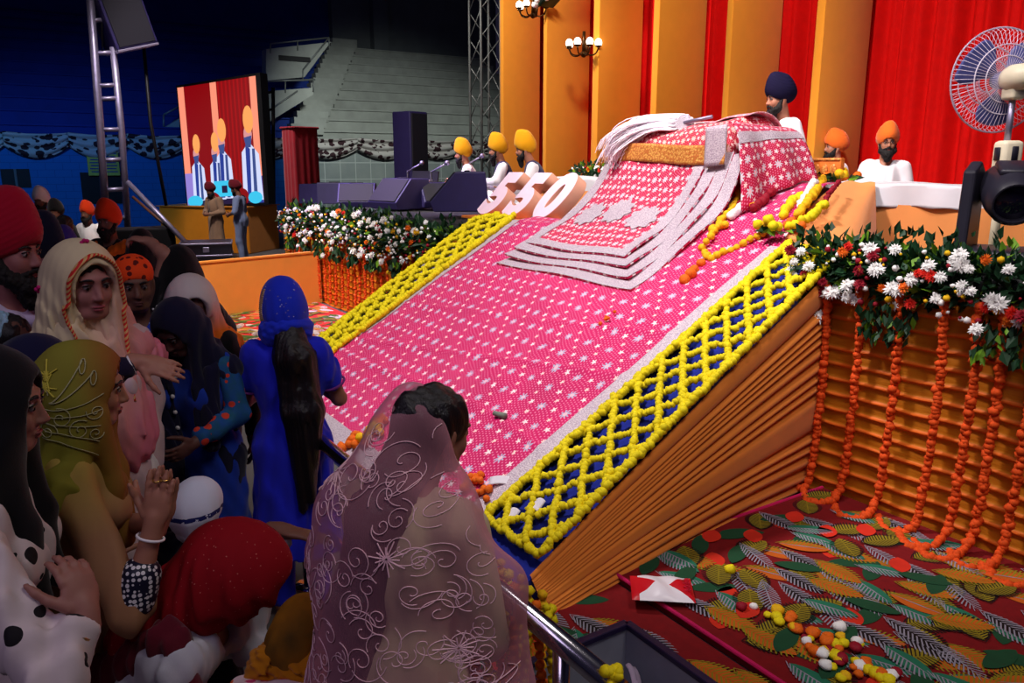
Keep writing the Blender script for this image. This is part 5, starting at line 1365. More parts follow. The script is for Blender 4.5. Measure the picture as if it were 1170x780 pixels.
        if lips:
            b = MB(); b.add(uvs(s.hp((0, .0925, -.0605)), (.021, .0098, .0055), 14, 8)); b.add(uvs(s.hp((0, .0905, -.0705)), (.017, .0095, .0062), 14, 8)); b.build('lips', plain('lips', lips, 0.45), s.root)
        return s
    def kurta(s, mat, hem=.46, sleeve='long', e=.016, seed=1, flare=.20, neck=True, amp=.006, name='kurta', freq=26, sl_end=None):
        S = SDF(max(s.vox, .008)); s.torso(S, e)
        if s.legs == 'stand':
            S.flat((I3, np.zeros(3)), tuple(s.T[1] + np.array([0, 0, -.02])), (0, 0, hem), .165 * s.w + e, flare, .78, .06); S.cut((0, 0, hem), (0, 0, -1)) if s.T[0][2, 2] > .5 else None
        elif s.legs == 'sit':
            S.flat((I3, np.zeros(3)), (0, .02, .20), (0, .18, .10), .20, .27, .8, .08)
        else: S.flat((I3, np.zeros(3)), tuple(s.T[1]), (0, .1, .12), .18, .24, .95, .06)
        for shd, arm in ((s.sh[0], s.Larm), (s.sh[1], s.Rarm)):
            el, wr_ = np.asarray(arm[0], float), np.asarray(arm[1], float); f = 1.08 if s.male else 1.0
            if sleeve == 'none': continue
            if sleeve == 'short': S.cone(shd, shd + (el - shd) * .55, .060 * f + e * .4, .056 * f + e * .4, .04)
            elif sleeve == 'elbow': S.cone(shd, el, .058 * f + e * .4, .052 * f + e * .4, .04); S.cone(el, el + (wr_ - el) * .15, .05 * f + e * .3, .048 * f + e * .3, .02)
            else:
                q = sl_end or .88; S.cone(shd, el, .060 * f + e * .5, .052 * f + e * .5, .04); S.cone(el, el + (wr_ - el) * q, .052 * f + e * .5, .038 * f + e * .4, .02)
        if neck: S.ell(s.T, (0, .06, .545), (.068, .09, .075), .01, 's')
        return s.part(name, S, mat, fold(seed, amp, freq), amp * 2.5)
    def trousers(s, mat, name='trousers'):
        S = SDF(max(s.vox, .010))
        for sg in (-1, 1):
            if s.legs == 'stand': kn, an = np.array((sg * .095, .03, .49)), np.array((sg * .10, -.02, .09))
            elif s.legs == 'sit': kn, an = np.array((sg * .33, .24, .10)), np.array((sg * -.02, .33 - .08 * sg, .06))
            else: kn, an = np.array((sg * .13, .30, .10)), np.array((sg * .12, -.14, .07))
            hj = s.tp((sg * .085, 0, -.03)); S.cone(hj, kn, .105, .078, .05); S.cone(kn, an, .078, .058, .03)
        S.cone(s.tp((-.07, 0, 0)), s.tp((.07, 0, 0)), .115, .115, .04)
        return s.part(name, S, mat, fold(3, .005, 24), .012)
    def hairs(s, long=0.0, bun=None, side=0.0, w=.07, cap=True):
        S = SDF(max(s.vox * .9, .006))
        if cap:
            S.ell(s.H, (0, -.022, .034), (.087, .103, .092), .02); S.ell(s.H, (0, .125, -.045), (.070, .105, .105), .015, 's'); S.ell(s.H, (0, .0, -.14), (.12, .16, .07), .01, 's')
        if bun is not None: S.ell(s.H, bun, (.055, .05, .06), .03)
        if long:
            P0 = s.hp((0, -.05, -.02)); P1 = s.tp((side * .6, -.115, .46)); P2 = s.tp((side, -.135, .20)); P3 = s.tp((side, -.165, .44 - long))
            S.cone(P0, P1, .075, w, .04); 
            for q_ in (-.45, .45): S.cone(P1 + np.array([q_ * w, .02, 0]), P2 + np.array([q_ * w, 0, 0]), w * .72, w * .68, .04); S.cone(P2 + np.array([q_ * w, 0, 0]), P3 + np.array([q_ * w * .5, 0, q_ * .06]), w * .68, w * .28, .04)
        return s.part('hair', S, m_hair, fold(11, .0035, 70, .06), .009)
    def turban(s, mat, h=1.0, tilt=14, patka=False, mat2=None):
        S = SDF(max(s.vox * .9, .006)); R2 = rotx(math.radians(tilt)); H = s.H
        if patka: S.ell(H, (0, -.016, .050), (.086, .104, .086), .02); S.ell(H, (0, .12, -.028), (.085, .10, .075), .01, 's'); S.cut(s.hp((0, 0, .015)), H[0] @ np.array([0, .15, -1]))
        else:
            S.ell(H, (0, -.030, .052), (.108, .132, .095 * h), .03, 'u', R2); S.ell(H, (0, -.020, .122 * h), (.076, .096, .074 * h), .07, 'u', R2); S.cone(s.hp((0, .070, .090)), s.hp((0, .030, .168 * h)), .030, .034, .06)
            S.ell(H, (0, .135, -.020), (.080, .098, .068), .012, 's'); S.cut(s.hp((0, -.02, -.030)), H[0] @ np.array([0, .50, -1]))
        Hi = H[0].T; o = H[1]
        def d(P):
            q = (P - o) @ Hi.T; x, y, z = q.T; w = z * 1.0 + np.abs(x + .01) * .62 - y * .25 if not patka else z
            ph = w * 2 * PI / .021; return (.0034 * (1 - 2 * np.abs(((ph / 2 / PI) % 1) - .5)) if not patka else 0 * z) - .001
        o_ = s.part('turban' if not patka else 'head_cloth', S, mat, d, .008); return o_
    def beard(s, long=1.0, mat=None):
        S = SDF(max(s.vox * .8, .005)); H = s.H
        S.ell(H, (0, .068, -.098), (.046, .036, .042), .03); S.ell(H, (0, .070, -.125 - .03 * long), (.040, .034, .03 + .05 * long), .03)
        for sg in (-1, 1): S.cone(s.hp((sg * .070, .010, -.015)), s.hp((sg * .056, .040, -.078)), .014, .024, .03); S.cone(s.hp((sg * .056, .04, -.078)), s.hp((sg * .02, .075, -.105)), .024, .026, .03)
        for sg in (-1, 1): S.cone(s.hp((sg * .006, .104, -.050)), s.hp((sg * .036, .088, -.062)), .0085, .008, .012)
        S.ell(H, (0, .108, -.0665), (.022, .016, .0085), .006, 's')
        return s.part('beard', S, mat or m_beard, fold(5, .003, 120, 1.0), .008)
    def veil(s, mat, back=.30, open_=1.0, pull=0.0, front=True, seed=2, amp=.006, cape=.0, name='head_scarf', freq=30, e=0.0, fullness=1.0, cut_neck=False, zs=.22, shoulders=True):
        """cloth over the head: pull moves the front edge back, back is how far it hangs down the back"""
        S = SDF(max(s.vox, .007)); H = s.H; f = fullness
        S.ell(H, (0, -.018, .014), (.101 * f + e, .124 * f + e, .132 + e), .02)
        S.cone(s.hp((0, -.05, -.05)), s.tp((0, -.085, .40)) if not cut_neck else s.hp((0, -.03, -.12)), .098 * f, .10 if not cut_neck else .085, .06)
        if not cut_neck:
            for sg in (-1, 1) if shoulders else ():
                S.cone(s.hp((sg * .055, -.01, -.06)), s.tp((sg * .115 * s.w, -.02, .46)), .065, .070, .05)
                S.cone(s.tp((sg * .07, -.03, .45)), s.tp((sg * (.16 + cape) * s.w, -.02, .44 - cape)), .08, .072, .04)
            if back > .02: S.flat(s.T, (0, -.07, .42), (0, -.09, .42 - back), .13 + cape * .3, .15 + cape, .5, .05)
            if front:
                for sg in (-1, 1): S.cone(s.hp((sg * .068, .03, -.07)), s.tp((sg * .060, .10, .40)), .034, .036, .04); S.cone(s.tp((sg * .060, .10, .40)), s.tp((sg * .07, .125, .22)), .036, .030, .03)
        S.ell(H, (0, .128 - pull, -.012), (.069 * open_, .115, .098), .012, 's')
        S.cone(s.hp((0, .125 - pull * .5, -.06)), s.hp((0, .14, -.21)), .064 * open_, .050, .02, 's')
        _f = fold(seed, amp, freq, zs); Hi = H[0].T; ho = H[1]
        return s.part(name, S, mat, lambda P: _f(P) * np.clip((.09 - ((P - ho) @ Hi.T)[:, 2]) / .20, .15, 1.0), amp * 2.5)
    def box_on(s, p, size, mat, name): b = MB(); b.add(box(p, size, .004)); return b.build(name, mat, s.root)
    def bangles(s, wrist, elbow, mats, n=3, r=.033, name='bangle', start=.12, gap=.018):
        w = np.asarray(wrist, float); d = unit(np.asarray(elbow, float) - w); u = unit(np.cross(d, (.3, .5, .8))); v = np.cross(d, u)
        for k in range(n):
            c = w + d * (start * .25 + gap * k); a = np.linspace(0, 2 * PI, 25); P = c + r * (np.cos(a)[:, None] * u + np.sin(a)[:, None] * v); b = MB(); b.add(tube(P, .0042, 6, False)); b.build(name, mats[k % len(mats)], s.root)
def tree(VF):
    V, F = VF; return BVHTree.FromPolygons([Vector(v) for v in V], [list(map(int, f)) for f in F[0]])
def project(bvh, pts, d, lift=.004):
    out = []
    for p in pts:
        h = bvh.ray_cast(Vector(p), Vector(d)); out.append(None if h[0] is None else np.array(h[0]) + np.array(h[1]) * lift)
    return out
def stitched(bvh, P, d, r, b, lift=.003, n=5):
    Q = project(bvh, P, d, lift); run = []
    for q in Q + [None]:
        if q is not None and (not run or np.linalg.norm(q - run[-1]) < .09): run.append(q)
        else:
            if len(run) > 2: b.add(tube(np.array(run), r, n, False))
            run = [] if q is None else [q]
def spiral(c, r, turns, a0, sg=1, n=26):
    t = np.linspace(0, 1, n); a = a0 + sg * turns * 2 * PI * t; rr = r * (1 - .88 * t); return np.stack([c[0] + rr * np.cos(a), c[1] + rr * np.sin(a)], -1)
RIMG = 57.0        # yaw that faces image right
AWAY = 147.0       # yaw that faces away from the camera
# ------------------------------------------------------------------ the people on the stage
m_yturban = cloth('saffron yellow turban cloth', (244, 168, 12), 0.05); m_oturban = cloth('orange turban cloth', (244, 112, 36), 0.05); m_navy = plain('midnight blue cloth', (20, 16, 44), 0.85, spec=0.1)
m_shirt = cloth('white cotton', (240, 234, 240), 0.03); m_navyvest = cloth('navy waistcoat', (34, 30, 84), 0.06)
def vest(p, mat):
    S = SDF(max(p.vox, .009)); p.torso(S, .026); S.ell(p.T, (0, .10, .50), (.055, .09, .12), .01, 's'); S.cut(p.tp((0, 0, -.08)), p.T[0] @ np.array([0, 0, -1.0]))
    return p.part('waistcoat', S, mat)
def singer(px, py, sc, y, label, lean, yaw, vst, hr=(0, 0, 0), arms=None):
    hd = at(px, py, 1, y)
    p = Person(label, hd, yaw, h=1.84 - (.13 if px < 540 else .05 if px < 580 else 0), z0=STZ, lean=lean, headrot=hr, male=True, sk=(176, 116, 92), vox=.011, legs='sit', L=arms[0] if arms else ((-.24, .16, .40), (-.10, .36, .38)), R=arms[1] if arms else ((.24, .16, .40), (.12, .38, .36)), group='singers on the stage')
    p.body(); p.face(); p.kurta(m_shirt, amp=.005); p.trousers(m_shirt); p.turban(m_yturban, 1.22); p.beard(.8)
    if vst: vest(p, m_navyvest)
    return p
singer(527, 167, 80, 5.95, 'seated singer in a yellow turban bending to a microphone behind the big monitor', 14, 238, False)
singer(567, 158, 80, 6.1, 'seated singer with a long black beard in white and a yellow turban', 12, 236, True)
singer(597, 152, 84, 5.95, 'seated man in yellow turban and navy waistcoat behind the pink numerals', 20, 236, True, arms=(((-.25, .22, .36), (-.13, .50, .26)), ((.26, .24, .38), (.08, .54, .28))))

hd = ats(890, 80, 132)
p = Person('man in a navy turban and white shirt seated behind the brocade bundle', hd, 246, h=1.74, z0=hd[2] - 1.075, lean=4, headrot=(0, 6, 0), male=True, sk=(170, 112, 88), vox=.007, legs='sit')
p.body(); p.face(); p.kurta(m_shirt, amp=.005, neck=True); p.trousers(m_shirt); p.turban(m_navy, 1.1, 10); p.beard(.75)
def sitter(px, py, s_, yaw, label, hr=(0, 0, 0)):
    hd = ats(px, py, s_); p = Person(label, hd, yaw, h=1.74, z0=max(hd[2] - 1.02, STZ), lean=0, headrot=hr, male=True, sk=(168, 110, 86), vox=.007, legs='sit')
    p.body(); p.face(); p.kurta(m_shirt, amp=.005); p.trousers(m_shirt); p.turban(m_oturban, 1.05, 10); p.beard(.45); return p
sitter(956, 152, 99, 236, 'man in orange turban seated sideways behind the carved board')
p = sitter(1016, 143, 112, 305, 'man in orange turban and glasses seated facing the crowd behind the white bench', (6, 0, 0))
b = MB()
for sg in (-1, 1):
    P = np.array([p.hp((sg * .031 + .022 * math.cos(q), .106, .006 + .016 * math.sin(q))) for q in np.linspace(0, 2 * PI, 17)]); b.add(tube(P, .0022, 5, False)); b.add(bar(p.hp((sg * .053, .105, .008)), p.hp((sg * .08, .0, .008)), .002, 5))
b.add(bar(p.hp((-.009, .108, .008)), p.hp((.009, .108, .008)), .002, 5)); b.build('glasses', m_black, p.root)
# ------------------------------------------------------------------ the two men before the screen
m_khaki = cloth('fawn cloth', (150, 118, 92), 0.06); m_greyblue = cloth('grey blue cloth', (126, 140, 176), 0.06); m_maroon = cloth('maroon turban cloth', (104, 14, 30), 0.08); m_crimson = cloth('crimson turban cloth', (180, 10, 44), 0.06)
hd = ats(237, 208, 51); p = Person('man in a long fawn robe and maroon turban standing before the video screen', hd, 300, h=1.80, male=True, lean=2, headrot=(0, 20, 0), sk=(130, 84, 64), vox=.014, L=((-.26, .02, 1.12), (-.08, .24, 1.08)), R=((.26, .02, 1.12), (.08, .24, 1.08)))
p.body(); p.kurta(m_khaki, hem=.22, flare=.20); p.trousers(m_khaki); p.turban(m_maroon, 1.0); p.beard(.3)
hd = ats(265, 205, 52); p = Person('man in grey blue shirt and trousers standing by the orange podium', hd, 235, h=1.80, male=True, lean=0, headrot=(0, 20, 0), sk=(130, 84, 64), vox=.014, L=((-.26, .02, 1.12), (-.06, .24, 1.04)), R=((.26, .02, 1.12), (.10, .24, 1.06)))
p.body(); p.kurta(m_greyblue, hem=.80, flare=.17, sleeve='elbow'); p.trousers(m_greyblue); p.turban(m_maroon, 1.0); p.beard(.3)

# ------------------------------------------------------------------ the crowd, far to near
m_dark = cloth('black cloth clothing', (16, 14, 20), 0.1); m_darknavy = cloth('dark navy cloth', (18, 18, 46), 0.1); m_flame = cloth('flame orange turban cloth', (232, 62, 16), 0.05); m_blueturban = cloth('royal blue turban cloth', (46, 34, 130), 0.08)
m_lilac = cloth('lilac white shirt', (206, 190, 224), 0.04); m_orange_scarf = cloth('orange scarf', (224, 104, 20), 0.06)
def bystander(px, py, s_, yaw, label, top, shirt, male=True, h=1.78, sk=(110, 72, 58), vox=.012, beard=True, headrot=(0, 0, 0), arms=(None, None), hands=(None, None), z=None, face=False):
    hd = ats(px, py, s_); p = Person(label, hd, yaw, h=h, z0=0, male=male, sk=sk, vox=vox, headrot=headrot, L=arms[0], R=arms[1], hands=hands)
    p.body(); p.kurta(shirt, hem=.70 if male else .46, flare=.17 if male else .2); p.trousers(shirt if not male else m_dark)
    if top is None: p.hairs()
    elif top[0] == 'turban': p.turban(top[1], 1.1)
    elif top[0] == 'patka': p.turban(top[1], patka=True)
    elif top[0] == 'veil': p.veil(top[1])
    if beard and male: p.beard(.4)
    if face: p.face()
    return p
bystander(45, 214, 80, 330, 'far man in a white turban at the back of the crowd by the slot window', ('turban', m_white_cloth), m_dark)
bystander(62, 228, 84, 340, 'far man in dark suit with white cap top near the slot window', ('turban', m_dark), m_dark, h=1.7)
bystander(72, 238, 105, 150, 'far dark haired man in a black coat behind the royal blue turban', None, m_dark, beard=False)
bystander(98, 230, 78, 320, 'far man in red turban and white shirt left of the ladder foot', ('turban', m_flame), m_white_cloth)
p = bystander(121, 229, 122, 325, 'bearded man in flame orange turban with an orange scarf facing the camera', ('turban', m_flame), m_dark, vox=.009, face=True)
S = SDF(.012); S.cone(p.tp((-.14, .02, .46)), p.tp((.12, .09, .34)), .07, .06, .03); S.cone(p.tp((.14, .0, .47)), p.tp((.0, .12, .34)), .055, .05, .03); p.part('scarf', S, m_orange_scarf, fold(3, .006, 30), .015)
bystander(92, 262, 150, 160, 'man with dark hair in a black jacket between the orange turban and the beige scarf', None, m_dark, beard=False)
bystander(66, 262, 185, 120, 'man in a black coat standing behind the woman in the cream scarf', ('turban', m_blueturban), m_dark, sk=(120, 78, 70), vox=.009)
bystander(160, 262, 150, 170, 'person in black with bowed head behind the raised hand', ('veil', m_dark), m_dark, male=False, h=1.55)
p = bystander(42, 246, 225, 62, 'man in a dark turban seen in profile beyond the crimson turban', ('turban', m_darknavy), m_dark, sk=(150, 92, 92), vox=.008, headrot=(-8, 6, 0))
hd = ats(2, 222, 300)
p = Person('man in a crimson turban and lilac shirt in profile at the left edge', hd, 50, h=1.84, male=True, sk=(150, 92, 90), vox=.006, headrot=(0, 4, 0))
p.body(); p.face(lips=(130, 70, 76)); p.kurta(m_lilac, hem=.7, flare=.17, freq=36); p.trousers(m_dark); p.turban(m_crimson, 1.12, 12); p.beard(.5)
S = SDF(.008); S.cone(p.tp((-.07, .0, .50)), p.tp((0, .085, .45)), .03, .024, .02); S.cone(p.tp((.07, .0, .50)), p.tp((0, .085, .45)), .03, .024, .02); p.part('collar', S, m_lilac)
# child with a fleecy pale blue scarf at the left edge
m_fleece = plain('fleecy pale blue wool', (150, 190, 220), 0.95, var=0.12, bump=0.8, bscale=60)
p = bystander(6, 356, 300, 60, 'child with black hair at the left edge under a fleecy pale blue scarf', None, m_dark, male=False, h=1.35, beard=False, vox=.009)
S = SDF(.010); S.cone(p.tp((-.16, -.03, .50)), p.tp((.16, -.03, .50)), .075, .075, .03); S.cone(p.tp((.12, .0, .50)), p.tp((.08, .11, .38)), .06, .06, .03); S.cone(p.hp((-.02, -.06, .05)), p.hp((.04, -.06, .08)), .085, .08, .03); p.part('scarf', S, m_fleece, fold(5, .006, 60, 1), .015)

# woman with black scarf and pearls, arm raised
hd = ats(203, 281, 215)
m_blackveil = cloth('black chiffon', (13, 11, 17), 0.1); m_pearl = plain('pearl bead', (226, 220, 226), 0.25, var=.03)
p = Person('woman in a black scarf edged with pearls seen from behind, one arm raised', hd, 160, h=1.62, sk=(164, 112, 96), vox=.008, R=((.26, .05, 1.2), (.1, .25, 1.2)))
p.arm('L', (190, 292, 218), (170, 276, 216), (154, 272, 216), n=-CU + CF * .3, c=(.5, .7, .5)); p.body(); p.kurta(cloth('black dress', (18, 15, 22)), sleeve='short'); p.trousers(m_dark); p.veil(m_blackveil, back=.45, seed=8); vf = p.last
bv = tree(vf); b = MB()
pts = [np.array([x, -1.0, 1.50 - .9 * abs(x) ** 1.3 - .02 * k]) for k in (0, 6) for x in np.linspace(-.16, .16, 12)] + [np.array([.115, -1.0, z]) for z in np.linspace(1.05, 1.45, 12)]
for q in project(bv, pts, (0, 1, 0), .004):
    if q is not None: b.add(ico(q, .010, 1))
b.build('pearls', m_pearl, p.root)

# man with the flame patka and striped polo
m_patka = Mat('flame orange printed bandana', .85); _v = m_patka.voro(26); m_patka.base(m_patka.mix(_v.lt(.30), (240, 70, 16), (96, 16, 14))); m_patka = m_patka.m
m_polo = Mat('blue striped polo', .85); _x, _y, _z = m_polo.coords(); m_polo.base(m_polo.mix((_z / .035).frac().lt(.16), (24, 52, 170), (120, 150, 220))); m_polo = m_polo.m
hd = ats(150, 287, 255); p = Person('man in a printed flame orange bandana and blue striped polo', hd, 348, cap=.15, h=1.72, male=True, sk=(104, 66, 54), vox=.007, headrot=(10, 8, 0))
p.body(); p.face(lips=(96, 52, 50)); p.kurta(m_polo, hem=.72, sleeve='short', flare=.17); p.trousers(m_dark); p.turban(m_patka, patka=True)
S = SDF(.008); S.cone(p.tp((-.07, .0, .49)), p.tp((-.01, .10, .42)), .022, .018, .02); S.cone(p.tp((.07, .0, .49)), p.tp((.01, .10, .42)), .022, .018, .02); p.part('collar', S, m_polo)

# woman in cream scarf
m_cream = Mat('cream to rose chiffon', .85, 0, .15); _x, _y, _z = m_cream.coords(); _n = m_cream.noise(5, 3)
m_cream.base(m_cream.mix((_x * -2.6 + _n * .5 - 0.05 - (_z - 1.5) * 1.2), (214, 196, 160), (216, 120, 146))); m_cream = m_cream.m
m_trim = Mat('red and gold twisted trim', .6, .1, .4); _x, _y, _z = m_trim.coords(); m_trim.base(m_trim.mix(((_z + _x * 1.2) / .016).frac().lt(.5), (214, 40, 34), (222, 176, 110))); m_trim = m_trim.m
hd = ats(92, 277, 322); p = Person('woman in a cream scarf with red and gold trim looking down to the right', hd, 14, h=1.83, sk=(160, 104, 100), vox=.0055, headrot=(6, 8, 0), L=((-.20, -.05, 1.14), (-.17, .02, .90)), R=((.20, -.05, 1.14), (.17, .02, .90)))
p.body(); p.face(lips=(150, 66, 78)); p.hairs(); p.kurta(cloth('rose white dress', (226, 196, 206)), seed=4); p.trousers(m_shirt)
p.veil(m_cream, back=.35, open_=1.0, pull=.012, seed=3, amp=.006, freq=34, fullness=1.10, cape=.05); vf = p.last; bv = tree(vf); b = MB()
_vf = p.last; S = SDF(.008); S.flat(p.T, (0, .03, .50), (0, .05, .16), .135, .185, .80, .05); S.cone(p.tp((-.15, .0, .44)), p.tp((.15, .0, .44)), .078, .078, .05); S.ell(p.H, (0, .14, -.06), (.075, .12, .13), .01, 's'); p.part('scarf_drape', S, m_cream, fold(17, .006, 32, .2), .015); p.last = _vf
t_ = np.linspace(0, 1, 60)
for sg in (-1, 1):
    P = smooth_path([p.hp((sg * .002, .090, .128)), p.hp((sg * .058, .085, .08)), p.hp((sg * .082, .07, .0)), p.hp((sg * .088, .065, -.09)), p.hp((sg * .075, .10, -.20)), p.tp((sg * .085, .155, .28))], 60)
    cen = p.hp((0, -.02, -.02)); out = []
    for q in P:
        h_ = bv.find_nearest(Vector(q)); out.append(np.array(h_[0]) + np.array(h_[1]) * .004)
    b.add(tube(np.array(out), .013, 8, True, .45))
b.build('scarf_trim', m_trim, p.root)
b = MB()
for c in ((.0, .02, .15), (-.09, -.03, .03), (.10, -.04, -.02), (-.06, -.10, .08)):
    q = bv.find_nearest(Vector(p.hp(c)))
    for k in range(5): a = k * 2 * PI / 5; b.add(uvs(np.array(q[0]) + .009 * np.array([math.cos(a), math.sin(a) * .6, math.sin(a) * .8]), (.007, .007, .007), 8, 6))
b.build('scarf_flowers', plain('magenta thread', (190, 16, 110), .7), p.root)

# woman in navy scarf bowing, blue dress
m_royal = cloth('royal blue dress', (26, 58, 170), 0.08); m_navyveil = cloth('dark navy scarf', (20, 18, 52), 0.12)
m_floral = Mat('blue floral sleeve', .85); _v = m_floral.voro(16); _n = m_floral.noise(20, 2); m_floral.base(m_floral.mix(_v.lt(.30), m_floral.mix(_n, (26, 70, 170), (30, 90, 60)), (206, 60, 40))); m_floral = m_floral.m
hd = ats(189, 350, 274); p = Person('woman in a navy scarf and royal blue buttoned dress with bowed head', hd, 320, h=1.66, sk=(96, 60, 54), vox=.006, lean=6, headrot=(-4, 30, 0), L=((-.21, .04, 1.16), (-.10, .27, 1.08)), R=((.22, .04, 1.14), (.16, .26, 1.04)))
p.body(); p.face(lips=(90, 46, 46)); p.hairs(); p.kurta(m_royal, seed=6, sleeve='none'); 
S = SDF(.008)
for shd, arm in ((p.sh[0], p.Larm), (p.sh[1], p.Rarm)): S.cone(shd, arm[0], .066, .058, .03); S.cone(arm[0], np.array(arm[0]) * .2 + np.array(arm[1]) * .8, .057, .046, .02)
p.part('sleeves', S, m_floral, fold(5, .005, 30), .012); p.trousers(m_darknavy); p.veil(m_navyveil, back=.3, seed=12, fullness=1.04, amp=.007, pull=.01)
S = SDF(.008); S.cone(p.tp((.12, .07, .46)), p.tp((.085, .155, .12)), .045, .055, .02); S.cone(p.tp((.085, .155, .12)), p.tp((.085, .17, -.2)), .055, .05, .02); S.cone(p.tp((-.12, .05, .46)), p.tp((-.11, .14, .12)), .04, .045, .02); p.part('scarf_ends', S, m_navyveil, fold(9, .007, 40, .1), .018)
b = MB()
for z in np.linspace(.12, .44, 5): b.add(uvs(p.tp((.035, .150 - .05 * (z > .36) , z)), (.011, .008, .011), 10, 6))
b.build('buttons', m_pearl, p.root)
# person in pale scarf behind her
m_paleorange = Mat('pale scarf with orange end', .85); _x, _y, _z = m_paleorange.coords(); m_paleorange.base(m_paleorange.mix((_z * 6.0 - 8.75), (226, 110, 24), (204, 190, 190))); m_paleorange = m_paleorange.m
hd = ats(188, 331, 268); p = Person('woman in a pale scarf with an orange end behind the navy scarf', hd, 345, h=1.66, sk=(110, 70, 58), vox=.009, headrot=(10, 20, 0)); p.root.location.x -= .28
p.root.location.y += .16
p.body(); p.hairs(); p.kurta(m_dark); p.trousers(m_dark); p.veil(m_paleorange, back=.2, seed=14, fullness=1.18)

# dark hooded person whose ringed hand reaches across
hd = ats(42, 385, 372); p = Person('person under a dark navy hood whose bangled hand reaches right', hd, 62, h=1.57, sk=(164, 110, 92), vox=.0055, lean=0, headrot=(-14, 6, 0), R=((.25, .05, 1.1), (.15, .22, 1.0)))
p.arm('L', (104, 436, 350), (160, 413, 342), (228, 430, 338), n=CF * .8 - CU * .6, c=(.10, .16, .14), sp=.05); p.body(); p.kurta(cloth('dark violet dress', (28, 18, 48)), seed=9, sl_end=.62); p.trousers(m_dark); p.veil(cloth('deep navy hood cloth', (20, 18, 58)), back=.35, seed=15, fullness=1.1)
p.bangles(p.Larm[1], p.Larm[0], [m_pearl, plain('red bangle', (170, 30, 30), .3), plain('gold bangle', (220, 170, 80), .25, .9)], 5, .034, gap=.012)

# woman in royal blue seen from behind
m_bluedress = cloth('royal blue satin', (26, 36, 222), 0.07, spec=.3); m_bluehood = cloth('bright royal blue chiffon', (18, 46, 220), 0.06, spec=.3)
m_sequin = plain('sequin trim', (190, 150, 120), .3, .6, .4, 60)
hd = ats(320, 317, 250); p = Person('woman in royal blue dress and hood with long black hair seen from behind', hd, 156, h=1.66, sk=(150, 98, 80), vox=.006, headrot=(16, 10, 0), L=((-.235, .06, 1.13), (-.07, .26, 1.22)), R=((.235, .06, 1.13), (.07, .26, 1.22)))
p.body(); p.kurta(m_bluedress, hem=.36, sleeve='short', seed=21, flare=.235, amp=.0055); p.trousers(m_bluedress); p.hairs(long=.70, side=.075, w=.085, cap=False)
p.veil(m_bluehood, back=0, seed=23, amp=.005, fullness=1.05, cut_neck=True); vf = p.last
bv = tree(vf); b = MB(); b2 = MB()
for k in range(70):
    q = p.hp((-.13, -.085 + .012 * (k % 3), .10 - .0036 * k)); h_ = bv.find_nearest(Vector(q)); b.add(ico(np.array(h_[0]) + np.array(h_[1]) * .002, .0055, 1))
for k in range(26):
    h_ = bv.ray_cast(Vector(p.hp((rng.uniform(-.09, .09), -.5, rng.uniform(-.12, .12)))), Vector(p.H[0] @ np.array([0, 1.0, 0])))
    if h_[0] is not None: b2.add(ico(np.array(h_[0]), .0032, 1))
b.build('sequin_edge', m_sequin, p.root); b2.build('sequins', plain('silver sequin', (200, 210, 240), .2, .8), p.root)
S = SDF(.008); S.cone(p.hp((-.06, -.055, -.125)), p.hp((.06, -.055, -.125)), .070, .070, .03); S.ell(p.H, (0, -.05, -.10), (.112, .12, .06), .03); S.ell(p.H, (0, .13, -.10), (.07, .10, .12), .01, 's'); p.part('hood_fold', S, m_bluehood, fold(31, .003, 40, 2.0), .012)
for sg, shd, arm in ((-1, p.sh[0], p.Larm), (1, p.sh[1], p.Rarm)):
    d = unit(np.asarray(arm[0]) - shd); c = shd + d * (np.linalg.norm(np.asarray(arm[0]) - shd) * .66); u = unit(np.cross(d, (0, 1, 0))); v = np.cross(d, u); a = np.linspace(0, 2 * PI, 25)
    b = MB(); b.add(tube(c + .0625 * (np.cos(a)[:, None] * u + np.sin(a)[:, None] * v), .007, 6, False)); b.build('sleeve_trim', plain('violet trim', (110, 40, 120), .6, var=.3, scale=120), p.root)

# praying woman in the olive scarf
m_olive = Mat('olive to orange chiffon', .85, 0, .15); _x, _y, _z = m_olive.coords(); _n = m_olive.noise(4, 3); m_olive.base(m_olive.mix((_y * 8.0 + _n * .6 - .75), (128, 122, 44), (140, 76, 40))); m_olive = m_olive.m
m_tan = Mat('yellow tan dress', .85, 0, .15); _x, _y, _z = m_tan.coords(); m_tan.base(m_tan.mix((_z * 4.0 - 5.0), (150, 108, 78), (176, 152, 72))); m_tan = m_tan.m
m_emb = plain('pale gold embroidery thread', (168, 164, 122), .6); m_emb2 = plain('yellow embroidery thread', (190, 176, 60), .6); m_band = Mat('black and white beaded band', .5); _x, _y, _z = m_band.coords(); _v = m_band.voro(70, .3); m_band.base(m_band.mix(_v.lt(.42), (16, 16, 40), (206, 202, 206))); m_band = m_band.m
hd = ats(98, 392, 408)
p = Person('woman in an embroidered olive scarf with hands pressed together in prayer', hd, 80, h=1.64, sk=(158, 106, 86), vox=.005, lean=3, headrot=(0, 8, 0), L=((-.20, .08, 1.08), (-.022, .30, 1.225)), R=((.22, .07, 1.07), (.022, .30, 1.225)),
    hands=(dict(d=(.12, .22, 1), n=(1, 0, -.1), c=(.03, .04, .04), t=-1, sp=.05), dict(d=(-.12, .22, 1), n=(-1, 0, -.1), c=(.03, .04, .04), t=1, sp=.05)))
p.arm('R', (150, 700, 425), (176, 598, 425), (188, 520, 428), n=-CF, c=(.03, .05, .04), sp=.05); _q = p.Rarm[1] + p.ldir(CF) * .034; p.Larm = (p.Larm[0], _q); p.hands = (dict(d=p.hands[1]['d'], n=p.ldir(-CF), c=(.03, .05, .04), t=-1, sp=.05), p.hands[1])
